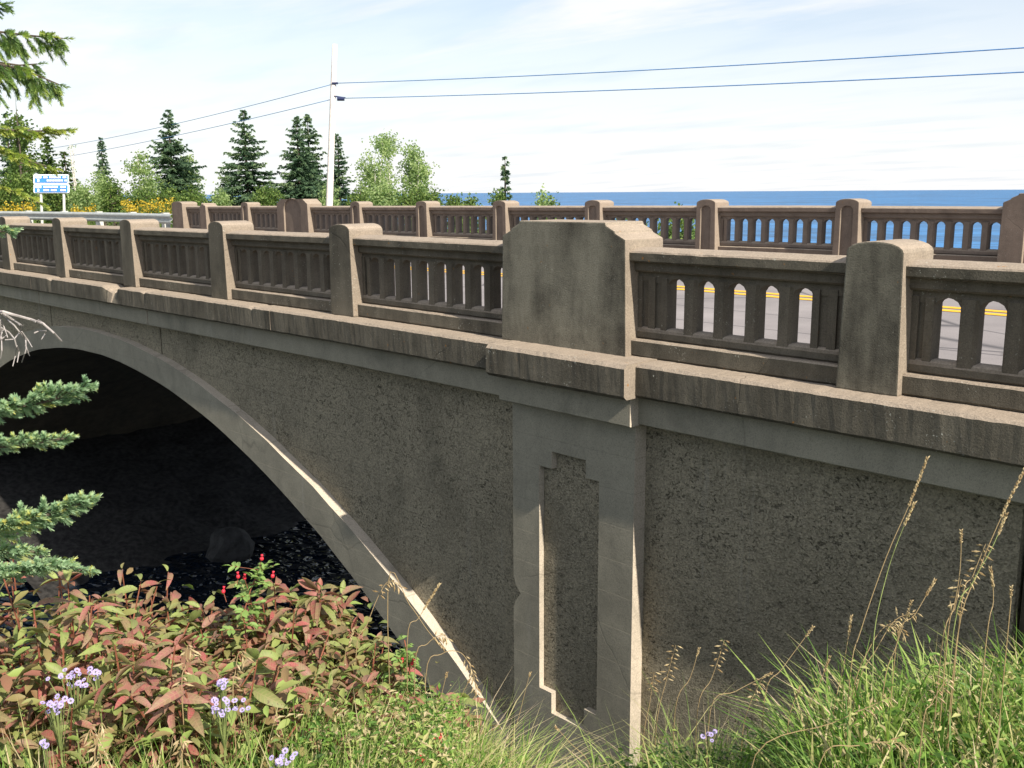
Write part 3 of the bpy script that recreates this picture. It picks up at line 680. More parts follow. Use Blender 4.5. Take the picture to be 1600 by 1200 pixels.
def decid(px, ptop, depth, hwpx, label, seed, n=900, mat='decid', group='broadleaf trees on the shore beyond the bridge', leaf=.10, name='birch_tree', bark='birchbark', stems=3, zb=None, openness=.5, cat='tree'):
    r = random.Random(seed); top = P(px, ptop, depth); gz = ground_h(top.x, top.y) if zb is None else zb; gz = max(gz, -7); H = top.z - gz; Rr = hwpx / F * depth
    t = tag(empty(name, (top.x, top.y, gz)), label, cat, group)
    w = MB(); lf = MB(); tips = []
    for s_ in range(stems):
        a = r.random() * 6.28; off = Vector((math.cos(a), math.sin(a), 0)) * Rr * (.55 if stems > 1 else .0) * r.uniform(.3, 1); hh = H * (1 if s_ == 0 else r.uniform(.75, .95))
        pth = [Vector((top.x, top.y, gz)) + off * (k_ / 5) + Vector((r.uniform(-.05, .05) * H * .1, r.uniform(-.05, .05) * H * .1, hh * k_ / 5)) for k_ in range(6)]
        w.tube(pth, [.014 * H + .02, .011 * H + .012, .009 * H, .006 * H, .004 * H, .004], 6)
        for b in range(int(9 + H)):
            u_ = r.uniform(.22, .97); i_ = min(4, int(u_ * 5)); p = pth[i_].lerp(pth[i_ + 1], u_ * 5 - i_)
            az = r.random() * 6.28; ln = Rr * r.uniform(.35, .95) * (1.15 - u_ * .75)
            e = p + Vector((math.cos(az) * ln, math.sin(az) * ln, ln * r.uniform(.25, .8))); w.tube([p, p.lerp(e, .5) + Vector((0, 0, .04)), e], [.012 + .002 * H, .010, .005], 4)
            tips.append((p, e))
    for i in range(n):
        p, e = tips[i % len(tips)]; c = p.lerp(e, r.uniform(.3, 1.1)); rv = r.random() * .5 + (.25 if i % 3 else .4)
        c = c + Vector((r.gauss(0, 1), r.gauss(0, 1), r.gauss(0, 1))) * (.12 + Rr * .06)
        for q_ in range(3):
            cc = c + Vector((r.gauss(0, 1), r.gauss(0, 1), r.gauss(0, .8))) * leaf * 1.2
            d1 = Vector((r.gauss(0, 1), r.gauss(0, 1), r.gauss(0, 1))).normalized() * leaf * r.uniform(.5, 1); d2 = d1.orthogonal().normalized() * leaf * .55
            lf.add([cc - d1, cc + d2, cc + d1, cc - d2], [(0, 1, 2, 3)], min(1, max(0, rv + r.gauss(0, .1))))
    lf.build('crown', M[mat], t); w.build('trunk', M[bark], t, rv=False); return t
decid(583, 222, 55, 38, 'pale thin-leaved birch right of the utility pole', 21, 1150, leaf=.085, stems=3)
decid(610, 212, 60, 30, 'taller wispy birch behind the leafy pair', 26, 700, leaf=.09, stems=2)
decid(650, 236, 52, 42, 'leafy yellow-green birch with a pale trunk nearest the open lake', 22, 1300, leaf=.085, stems=3)
decid(215, 232, 57, 34, 'sparse pale aspen with open foliage left of the tall spruce', 23, 600, leaf=.10, stems=2)
decid(300, 250, 62, 26, 'yellowish aspen at the right foot of the tall spruce', 24, 700, leaf=.09, stems=2)
decid(352, 262, 60, 16, 'small pale aspen tucked against the middle spruce', 25, 300, leaf=.09, stems=2)
decid(112, 205, 60, 14, 'nearly leafless pale dead birch rising behind the sign', 27, 25, leaf=.07, stems=2)
decid(18, 150, 46, 34, 'feathery tree at the left edge behind the foreground spruce', 28, 900, leaf=.09, mat='bush', stems=2, bark='bark', group='trees at the left edge')
bsh = [(130, 288, 46, 30), (175, 288, 48, 32), (215, 300, 47, 26), (158, 275, 55, 26), (262, 300, 50, 34), (300, 298, 50, 22), (40, 262, 50, 30), (8, 280, 44, 26), (88, 290, 47, 22), (345, 302, 52, 20), (420, 300, 50, 36), (560, 296, 47, 18), (600, 290, 45, 26), (640, 292, 45, 24), (678, 302, 46, 14), (510, 300, 52, 16), (710, 309, 42, 9), (735, 312, 41, 9), (848, 300, 40, 5), (862, 311, 38, 9), (775, 306, 42, 12)]
bl = ['rounded green bush right of the road sign', 'leafy bush under the thin spire-like spruce', 'low bush beside the goldenrod left of the tall spruce', 'tall bush around the base of the spire-like spruce', 'dense bush at the foot of the tall left spruce', 'yellowish bush right of the tall left spruce', 'bush behind the left post of the sign', 'bush at the left edge of the view above the guardrail', 'dark bush filling between the two sign posts', 'small bush left of the middle spruce', 'wide bush under the twin-topped spruce', 'bush right of the utility pole at rail level', 'bright bush under the left birch', 'bright bush under the right birch', 'small bush at the right foot of the birches, first before open water', 'small bush just behind the utility pole foot', 'low sprig left of the lone young spruce, farther one', 'low sprig left of the lone young spruce, nearer one', 'tiny upright sapling right of the lone young spruce', 'low sprig at the right of the tiny sapling', 'leafy skirt around the lone young spruce']
for i, (a, b, c_, d_) in enumerate(bsh):
    decid(a, b, c_, d_, bl[i], 60 + i, 260 + d_ * 22, mat='bush' if i % 3 else 'decid', leaf=.075, name='bush', bark='bark', stems=4, group='bushes beyond the guardrail and parapet', openness=0, cat='bush')
for i, (a, b, c_, d_) in enumerate([(1010, 352, 22, 34), (1062, 338, 21, 42), (1100, 345, 22, 30), (960, 342, 24, 36), (720, 326, 34, 34), (645, 322, 40, 34)]):
    decid(a, b, c_, d_, ['bush seen through the far parapet openings left of the fourth post', 'tallest bush seen through the far parapet openings above the big pier', 'bush seen through the openings next to the far post above the pier', 'bush behind the chipped far post', 'bush glimpsed through slits right of the third far post', 'bush glimpsed through slits left of the third far post'][i], 90 + i, 1100, mat='bush', leaf=.06, name='bush', bark='bark', stems=5, zb=-3.5, group='bushes against the outside of the far parapet', cat='bush')
# goldenrod beds
def goldenrod(px0, px1, py, depth, label, seed, n=60):
    r = random.Random(seed); c = P((px0 + px1) / 2, py, depth); t = tag(empty('goldenrod', (c.x, c.y, ground_h(c.x, c.y))), label, 'flowers', 'goldenrod along the guardrail')
    st = MB(); fl = MB()
    for i in range(n):
        p = P(r.uniform(px0, px1), py + r.uniform(-9, 9), depth + r.uniform(-1, 1)); g = Vector((p.x, p.y, ground_h(p.x, p.y))); st.tube([g, p], .012, 4, r.random())
        for k_ in range(9): cc = g.lerp(p, r.uniform(.4, .95)) + Vector((r.gauss(0, .1), r.gauss(0, .1), 0)); d = Vector((r.gauss(0, 1), r.gauss(0, 1), r.gauss(0, .5))).normalized() * .09; st.add([cc - d, cc + Vector((0, 0, .03)), cc + d], [(0, 1, 2)], r.random())
        for k_ in range(9):
            cc = p + Vector((r.gauss(0, .07), r.gauss(0, .07), r.gauss(0, .08))); d = Vector((r.gauss(0, 1), r.gauss(0, 1), r.gauss(0, 1))).normalized() * .045; e = d.orthogonal().normalized() * .03
            fl.add([cc - d, cc + e, cc + d, cc - e], [(0, 1, 2, 3)], r.random())
    st.build('stems', M['bush'], t); fl.build('blooms', M['goldenrod'], t)['kind'] = 'stuff'
goldenrod(192, 270, 324, 40, 'yellow goldenrod clump beside the end of the guardrail', 1, 90)
goldenrod(112, 150, 332, 41, 'yellow goldenrod just right of the sign posts', 2, 40)
goldenrod(0, 54, 328, 40, 'yellow goldenrod left of the sign posts', 3, 50)

# ------------------------------------------------------------------ the foreground spruce, trunk out of frame at left
tr = P(-330, 620, 4.4); gz = ground_h(tr.x, tr.y)
fs = tag(empty('spruce_tree', (tr.x, tr.y, gz)), 'near spruce at the left edge whose sunlit branches reach into the view', 'tree')
m = MB(); m.tube([(tr.x, tr.y, gz - .2), (tr.x + .03, tr.y, 0), (tr.x, tr.y, 4.5)], [.17, .12, .04], 12); m.build('trunk', M['bark'], fs, True, rv=False)
def shoot(nm, a, b, r, ln=.012, n=60, rv0=.4, fat=1.):
    ax_ = (b - a); Ls = ax_.length; d = ax_.normalized(); o1 = d.orthogonal().normalized(); o2 = d.cross(o1)
    for i in range(n):
        s_ = (i + r.random()) / n; t = r.random() * 6.283; rad = o1 * math.cos(t) + o2 * math.sin(t)
        if rad.z < -.3 and r.random() < .5: rad = rad * -1
        p = a + ax_ * s_; lean = .95 + .9 * s_ ** 4; q = p + (rad + d * lean).normalized() * ln * r.uniform(.8, 1.2)
        w = d.cross(rad).normalized() * .0017 * fat
        nm.add([p - w, p + w, q + w * .4, q - w * .4], [(0, 1, 2, 3)], min(1, max(0, rv0 + r.gauss(0, .1) + (s_ - .5) * .35)))
def spray(px_path, depth, spread_px, label, seed, mat='needle', rv0=.45, gap_px=9, hang=0., ln=.013, fat=1., shaft=.006, slen=(15, 24)):
    """a flat spray: a main axis, side shoots both ways, each with stubby sub-shoots clothed in needles"""
    r = random.Random(seed); pts_ = [P(a[0], a[1], depth) for a in px_path]
    w = MB(); nm = MB(); stem0 = Vector((tr.x, tr.y, pts_[0].z - .1))
    w.tube([stem0] + pts_, [.014] + [shaft * (1 - .7 * i / len(pts_)) for i in range(len(pts_))], 5)
    mp_ = depth / F; segs = [(pts_[i], pts_[i + 1]) for i in range(len(pts_) - 1)]; tot = sum((b - a).length for a, b in segs); n = int(tot / (gap_px * mp_))
    up = Vector((0, 0, 1)); dens = 1500
    for k_ in range(n):
        s_ = (k_ + r.random()) / n * tot; q = s_
        for a, b in segs:
            l = (b - a).length
            if q <= l: break
            q -= l
        p = a.lerp(b, min(1, q / l)); d = (b - a).normalized(); fr = s_ / tot; sdv = d.cross(up).normalized()
        for side in (-1, 1):
            if r.random() < .12: continue
            Ls = (spread_px * (1 - fr) ** .6 + 12) * mp_ * r.uniform(.55, 1.2)
            if hang: dd = (d * r.uniform(.5, .95) + sdv * side * .35 + up * (-hang * r.uniform(.5, 1.4) if side < 0 or r.random() < .6 else .15)).normalized()
            else: dd = (d * .85 + sdv * side * .5 + up * r.uniform(-.1, .3) + Vector(UP) * side * r.uniform(.15, .55)).normalized()
            e = p + dd * Ls; e.z -= Ls * .12 * hang; w.tube([p, e], [shaft * .45, .0015], 4); rb = rv0 + r.gauss(0, .1)
            shoot(nm, p.lerp(e, .1), e, r, ln, int(max(20, dens * Ls)), rb, fat)
            ns = int(Ls / (9 * mp_))
            for j in range(ns):
                u_ = (j + r.random()) / (ns + .3); c = p.lerp(e, u_); s2 = 1 if j % 2 else -1; L2 = min(r.uniform(*slen) * mp_, Ls * .8)
                d2 = (dd * .75 + dd.cross(up).normalized() * s2 * .5 + up * (r.uniform(-.3, .35) - hang * .5) + Vector(UP) * s2 * (.35 if not hang else .1)).normalized()
                shoot(nm, c, c + d2 * L2, r, ln * .95, int(max(16, dens * L2)), rb + r.gauss(0, .12), fat)
    a, b = segs[-1]; shoot(nm, b, b + (b - a).normalized() * 14 * mp_, r, ln, 40, rv0, fat)
    br = w.build('branch', M['bark'], fs, rv=False)
    if label: br['label'] = label
    nm.build('needles', M[mat], br); return br
spray([(-60, 640), (0, 640), (70, 628), (135, 606)], 2.7, 36, 'thick blue-green branch tip against the dark arch', 1)
spray([(-60, 690), (0, 698), (60, 692), (104, 684)], 2.8, 17, 'slim yellow-green branch below the thick tip', 2, rv0=.6)
spray([(-60, 840), (0, 828), (70, 806), (140, 782)], 2.6, 38, 'second thick blue-green branch tip with yellow inside', 3, rv0=.52)
spray([(-40, 900), (40, 892), (90, 884), (138, 892)], 2.6, 26, 'lowest blue-green branch tip above the shrub', 4)
spray([(-40, 868), (10, 862), (60, 862)], 2.7, 20, None, 14, rv0=.55)
spray([(-60, 350), (-20, 360), (12, 362)], 3.2, 10, 'small tip touching the parapet at the left edge', 5)
spray([(-90, 40), (0, 50), (50, 56), (98, 60)], 4.2, 38, 'topmost drooping branch against the sky', 6, 'needle_y', .4, hang=.9, ln=.018)
spray([(-90, 90), (0, 100), (45, 112), (92, 132)], 4.2, 60, 'second drooping branch with hanging twigs', 7, 'needle_y', .35, hang=1.1, ln=.018)
spray([(-90, 100), (0, 98), (30, 102), (58, 100)], 4.4, 26, None, 17, 'needle_y', .2, hang=.5, ln=.016)
spray([(-80, 200), (0, 203), (55, 205), (104, 203)], 4.0, 14, 'level yellow-tipped branch above the road sign', 8, 'needle_y', .75, hang=.2, ln=.015)
spray([(-80, 205), (0, 232), (40, 250), (80, 262)], 4.0, 14, 'yellowish branch sloping down to the road sign', 9, 'needle_y', .75, hang=.25, ln=.015)
spray([(-60, 280), (0, 292), (32, 303), (62, 318)], 4.0, 8, 'thin yellow-green branch in front of the sign post', 10, 'needle_y', .8, hang=.1, ln=.013)
spray([(-40, 8), (-10, 8), (6, 6)], 4.2, 14, None, 11, 'needle_y', .2, hang=.3)
# dead twigs
r = random.Random(5); m = MB()
def twig(pts_, d, r0_, r1_):
    m.tube([P(x, y, d + .03 * math.sin(i * 2.)) for i, (x, y) in enumerate(pts_)], [r0_ + (r1_ - r0_) * i / (len(pts_) - 1) for i in range(len(pts_))], 5)
D3 = 2.9
twig([(-120, 500), (-30, 490), (5, 487), (22, 492), (48, 499), (68, 506), (84, 520), (96, 533)], D3, .005, .0026)
for t_ in ([(0, 488), (12, 500), (22, 508), (30, 518), (40, 530), (41, 545), (39, 552), (34, 566)], [(4, 489), (20, 500), (34, 508), (36, 508), (30, 520), (22, 530), (8, 531)], [(0, 494), (6, 510), (12, 527)], [(2, 512), (14, 519), (23, 530), (26, 542), (24, 556), (20, 572)],
            [(75, 511), (70, 522), (65, 530)], [(0, 500), (2, 520), (3, 548), (1, 560)], [(10, 492), (24, 502), (31, 508)], [(34, 518), (44, 532), (50, 542)], [(40, 540), (46, 556)], [(54, 520), (62, 517), (72, 517)], [(-20, 520), (6, 512), (-4, 540)], [(26, 540), (30, 550), (27, 566)], [(2, 530), (10, 524)], [(68, 505), (60, 500), (55, 503)]): twig(t_, D3, .0024, .0014)
o = m.build('dead_branch', M['deadwood'], fs, rv=False); o['label'] = 'bleached leafless twigs hanging over the arch crown'

# ------------------------------------------------------------------ foreground bank plants
def leafmesh(nm_, Ln, Wd, curl, fold, nseg=5, seed=0):
    v = []; f = []
    for i in range(nseg + 1):
        t = i / nseg; w = Wd * (math.sin(math.pi * min(1, t * .92 + .04)) ** .8) * (1 - .25 * t) * .5 + (.0004 if i else .001); z = -curl * Ln * t * t; x = Ln * t
        if i == nseg: w = .0005
        v += [(x, -w, z + fold * w), (x, 0, z), (x, w, z + fold * w)]
    for i in range(nseg):
        a = i * 3; f += [(a, a + 3, a + 4, a + 1), (a + 1, a + 4, a + 5, a + 2)]
    return v, f
dog_meshes = []
for i, (Ln, Wd, cu, fo) in enumerate([(.085, .040, .35, .6), (.1, .044, .7, .5), (.07, .030, .25, .9), (.095, .036, 1.0, .7), (.09, .042, -.25, .8), (.08, .034, .9, .3)]):
    v, f = leafmesh('leaf', Ln, Wd, cu, fo); me = bpy.data.meshes.new('leaf'); me.from_pydata(v, [], f); me.polygons.foreach_set('use_smooth', [True] * len(f)); me.materials.append(M['dogwood']); dog_meshes.append(me)
fillv, fillf = leafmesh('l', .08, .04, .3, .4, 3)
def basis(d, n):
    x = d.normalized(); z = (n - x * n.dot(x)).normalized(); y = z.cross(x); return Matrix((x, y, z)).transposed()
def dogwood(base, H, spread, label, seed, nleaf=270, red=.5):
    r = random.Random(seed); g = Vector((base.x, base.y, ground_h(base.x, base.y))); H = max(.35, base.z - g.z)
    t = tag(empty('dogwood_shrub', g), label, 'shrub', 'red-leaved dogwoods on the near bank')
    st = MB(); fl = MB(); cnt = 0; stems = []
    for s_ in range(26):
        a = r.random() * 6.283; q = r.random() ** .6 * spread; e = g + Vector((math.cos(a) * q, math.sin(a) * q, H * r.uniform(.74, 1.0) * (1 - .25 * (q / spread) ** 2)))
        mid = g.lerp(e, .55) + Vector((0, 0, .08)); st.tube([g, mid, e], [.005, .004, .002], 4); stems.append((mid, e))
    order = list(range(len(stems))); 
    while cnt < nleaf:
        for (mid, e) in stems:
            u_ = r.random() ** .55 if cnt > 60 else 1.; p = mid.lerp(e, u_); ax_ = (e - mid).normalized(); a = r.random() * 6.283
            for s2 in (0, math.pi):
                if cnt >= nleaf: break
                out = Vector((math.cos(a + s2), math.sin(a + s2), r.uniform(-.25, .45) + (.3 if u_ > .9 else 0))).normalized()
                o = bpy.data.objects.new('leaf', r.choice(dog_meshes)); nrm = Vector((r.gauss(0, .55), r.gauss(0, .55), 1))
                mt = basis(out, nrm).to_4x4(); sc_ = r.uniform(.42, .86); o.matrix_basis = Matrix.Translation(p + out * .008) @ mt @ Matrix.Scale(sc_, 4)
                C.objects.link(o); o.parent = t; o.matrix_parent_inverse = Matrix.Translation(-g); cnt += 1
    for i in range(1500):
        mid, e = r.choice(stems); p = g.lerp(e, r.uniform(.35, .93)) + Vector((r.gauss(0, .06), r.gauss(0, .06), r.gauss(0, .03)))
        out = Vector((r.gauss(0, 1), r.gauss(0, 1), r.uniform(-.4, .4))).normalized(); mt = basis(out, Vector((r.gauss(0, .4), r.gauss(0, .4), 1)))
        sc_ = r.uniform(.4, .85); fl.add([p + mt @ (Vector(x) * sc_) for x in fillv], fillf, r.random())
    st.build('stems', M['stemred'], t, rv=False); o = fl.build('inner_leaves', M['dogfill'], t, smooth=True); o['kind'] = 'stuff'
    return t
dg = [(10, 878, 3.3, .42, 'dogwood shrub at the left edge directly under the lowest spruce tip'), (95, 900, 3.0, .40, 'dogwood shrub with mauve leaves right of the spruce tip'), (215, 905, 3.5, .22, 'small upright dogwood with red shoots rising against the dark river'), (180, 950, 3.2, .38, 'dogwood shrub below the small upright red shoots'),
      (270, 948, 3.3, .30, 'dogwood shrub midway between red shoots and rose hips'), (345, 985, 3.2, .34, 'dogwood shrub under the rose hips'), (430, 925, 3.3, .26, 'crimson dogwood immediately right of the rose hips'), (500, 952, 3.4, .24, 'outermost dogwood with two upright leaves over the ripples'),
      (60, 985, 2.6, .40, 'nearest dogwood on the left, behind the lilac asters'), (200, 1015, 2.6, .38, 'dogwood shrub between the two aster clusters'), (420, 1020, 2.9, .34, 'dogwood shrub with dry grass heads in front'), (560, 1040, 3.3, .26, 'low dogwood at the right end of the thicket'), (330, 1060, 2.5, .32, 'low dogwood behind the right aster cluster'), (520, 1100, 2.9, .26, 'sparse dogwood among pale ground cover'), (670, 1120, 3.4, .20, 'little dogwood sprig nearest the wall of the arch')]
for i, (a, b, d_, sp, lb) in enumerate(dg): dogwood(P(a, b - 34, d_), 1, sp, lb, 300 + i, 270 if i not in (2, 14) else 90)

# grass and ground cover, uncountable
def blades(name, n, region, hmin, hmax, wid, mat, seed, lean=.5, rvlo=0., rvhi=.8, clump=0, kind='stuff', lab=None, bias=(0, 0)):
    """region(r)->(x,y) ; curved tapering blades rooted on the ground"""
    r = np.random.RandomState(seed); V = []; Fc = []; RV = []
    rr = random.Random(seed); k = 0; cc = []
    for i in range(n):
        if clump and i % clump: x, y = cx_ + rr.gauss(0, .045), cy_ + rr.gauss(0, .045)
        else: cx_, cy_ = region(rr); x, y = cx_, cy_; ch_ = rr.uniform(.7, 1.15); crv = rr.uniform(-.25, .2)
        z = ground_h(x, y) - .02; h = rr.uniform(hmin, hmax) * (ch_ if clump else 1); a = rr.random() * 6.283; ln = rr.uniform(.1, lean) * h
        dx_, dy_ = math.cos(a) * ln + bias[0] * h, math.sin(a) * ln + bias[1] * h; w = wid * rr.uniform(.7, 1.3); b_ = rr.random() * 3.14; wx, wy = math.cos(b_) * w, math.sin(b_) * w
        rv = min(1, max(0, rr.uniform(rvlo, rvhi) + (crv if clump else 0)))
        for t, wt in ((0, .8), (.4, 1.), (.75, .7)):
            tt = .45 * t + .55 * t * t; X = x + dx_ * tt; Y = y + dy_ * tt; Zz = z + h * (t - .22 * t * t * (ln / h) * 2)
            V.append((X - wx * wt, Y - wy * wt, Zz)); V.append((X + wx * wt, Y + wy * wt, Zz)); RV += [rv, rv]
        V.append((x + dx_, y + dy_, z + h * (1 - .44 * ln / h))); RV.append(rv)
        Fc += [(k, k + 1, k + 3, k + 2), (k + 2, k + 3, k + 5, k + 4), (k + 4, k + 5, k + 6)]; k += 7
    o = meshobj(name, V, Fc, mat, rv=RV); tag(o, lab, None, None, kind); 
    if lab: o['category'] = 'grass'
    return o
def view_region(px0, px1, d0, d1):
    def fn(r):
        d = d0 + (d1 - d0) * r.random() ** .8; p = P(r.uniform(px0, px1), 900, d); return p.x, p.y
    return fn
blades('tall_grass', 15000, view_region(1320, 1760, 1.7, 4.6), .16, .58, .0046, M['grass'], 1, 1.1, .05, 1., 4, lab='lush green grass tufts growing against the wing wall at lower right', bias=(-.05, -.05))
blades('meadow_grass', 7000, view_region(880, 1450, 2.4, 4.9), .10, .38, .0042, M['grass'], 2, 1.3, .15, 1.0, 12, lab='mixed green and straw grass at the foot of the pilaster')
blades('bank_grass', 9000, view_region(-60, 560, 1.8, 2.6), .30, .62, .0030, M['grass'], 3, .8, .1, 1., 12, lab='long grass along the bottom edge in front of the dogwoods')
blades('edge_grass', 3000, view_region(560, 820, 2.6, 4.0), .22, .50, .003, M['grass'], 4, .9, .2, .85, 12, lab='bright grass hanging over the bank edge below the arch')
def cover(name, n, region, h0, h1, leaf, mat, seed, lab, cat):
    r = random.Random(seed); m = MB()
    for i in range(n):
        x, y = region(r); z = ground_h(x, y); c = Vector((x, y, z + r.uniform(h0, h1)))
        out = Vector((r.gauss(0, 1), r.gauss(0, 1), r.uniform(-.3, .8))).normalized(); mt = basis(out, Vector((r.gauss(0, .5), r.gauss(0, .5), 1))); l = leaf * r.uniform(.5, 1.2); rv = r.random()
        for k_ in range(3):
            c2 = c + Vector((r.gauss(0, 1), r.gauss(0, 1), r.gauss(0, 1))) * leaf
            m.add([c2 + mt @ Vector(q) for q in ((0, 0, 0), (l * .5, l * .2, .002), (l, 0, -l * .2), (l * .5, -l * .2, .002))], [(0, 1, 2, 3)], rv)
    tag(m.build(name, mat), lab, cat, None, 'stuff')
blades('dry_grass', 9000, view_region(480, 760, 2.2, 3.7), .15, .55, .0022, M['grass'], 8, 1.6, .55, 1., 7, lab='tangle of pale dry grass right of the dogwoods')
cover('ground_cover', 6500, view_region(430, 800, 2.0, 3.9), .03, .30, .024, M['grass'], 5, 'fine pale green ground cover between the dogwoods and the arch wall', 'plants')
cover('ground_cover', 9000, view_region(-60, 520, 1.7, 2.7), .02, .35, .035, M['bush'], 6, 'small green leaves under the grass at the lower left', 'plants')
cover('ground_cover', 9000, view_region(950, 1700, 1.8, 4.4), .02, .26, .03, M['bush'], 7, 'small green leaves under the grass at the lower right', 'plants')

cover('leafy_weeds', 2800, view_region(1330, 1760, 1.8, 4.2), .05, .42, .036, M['grass'], 9, 'broad-leaved weeds tangled in the grass at the lower right', 'plants')
cover('leafy_weeds', 3500, view_region(430, 720, 2.2, 3.6), .10, .50, .026, M['grass'], 10, 'pale fluffy weeds on the bank edge right of the dogwoods', 'plants')

blades('dry_grass', 2600, view_region(985, 1150, 3.3, 4.9), .25, .65, .0016, M['grass'], 18, 1.3, .6, 1., 7, lab='thin grey-brown dry grass against the wall just right of the pilaster')
# grass stalks with seed heads, one thing each
def stalk(pts_, d, head, label, kind='spike', seed=0, hl=.3, rad=.0016, green=False):
    r = random.Random(seed); p3 = [P(x, y, d) for x, y in pts_]
    g = Vector((p3[0].x, p3[0].y, ground_h(p3[0].x, p3[0].y)))
    if g.z > p3[0].z - .02: g = p3[0] - Vector((0, 0, .03))
    # densify
    ctrl = [g] + p3; pth = []
    for i in range(len(ctrl) - 1):
        a, b = ctrl[i], ctrl[i + 1]; pa = ctrl[max(0, i - 1)]; nb = ctrl[min(len(ctrl) - 1, i + 2)]
        for k_ in range(5):
            t = k_ / 5; pth.append(.5 * ((2 * a) + (b - pa) * t + (2 * pa - 5 * a + 4 * b - nb) * t * t + (3 * a - pa - 3 * b + nb) * t ** 3))
    pth.append(ctrl[-1])
    t = tag(empty('grass_stalk', g), label, 'grass stalk', 'seeding grass stalks on the near bank')
    m = MB(); m.tube(pth, [rad * (1 - .55 * i / len(pth)) for i in range(len(pth))], 5, .3); m.build('stem', M['stemgreen'] if green else M['straw'], t)
    m = MB(); tot = sum((pth[i + 1] - pth[i]).length for i in range(len(pth) - 1)); Lh = head; n = int(Lh / (.0035 if kind != 'fan' else .007)) + 5
    def at(s_):
        q = s_
        for i in range(len(pth) - 1, 0, -1):
            l = (pth[i] - pth[i - 1]).length
            if q <= l: return pth[i].lerp(pth[i - 1], q / max(l, 1e-6)), (pth[i] - pth[i - 1]).normalized()
            q -= l
        return pth[0], Vector((0, 0, 1))
    for i in range(n):
        s_ = Lh * i / n; p, dd = at(s_); o1 = dd.orthogonal().normalized(); a = i * 2.4; rad_ = (Matrix.Rotation(a, 3, dd) @ o1)
        if kind == 'spike': ln, out = r.uniform(.010, .016), rad_ * .35 + dd
        elif kind == 'dense': ln, out = r.uniform(.007, .010), rad_ * .7 + dd
        else: ln, out = r.uniform(.016, .03), rad_ * .8 + dd * .5 + Vector((0, 0, -.75))
        out.normalize(); w = out.orthogonal().normalized() * (.0022 if kind != 'fan' else .0028); w2 = out.cross(w).normalized() * w.length
        q0 = p + (rad_ * .004 if kind == 'fan' else Vector()); mid = q0 + out * ln * .5
        m.add([q0, mid + w, mid + w2, mid - w, mid - w2, q0 + out * ln], [(0, 1, 2), (0, 2, 3), (0, 3, 4), (0, 4, 1), (5, 2, 1), (5, 3, 2), (5, 4, 3), (5, 1, 4)], r.random())
    m.build('seed_head', M['straw'], t); return t
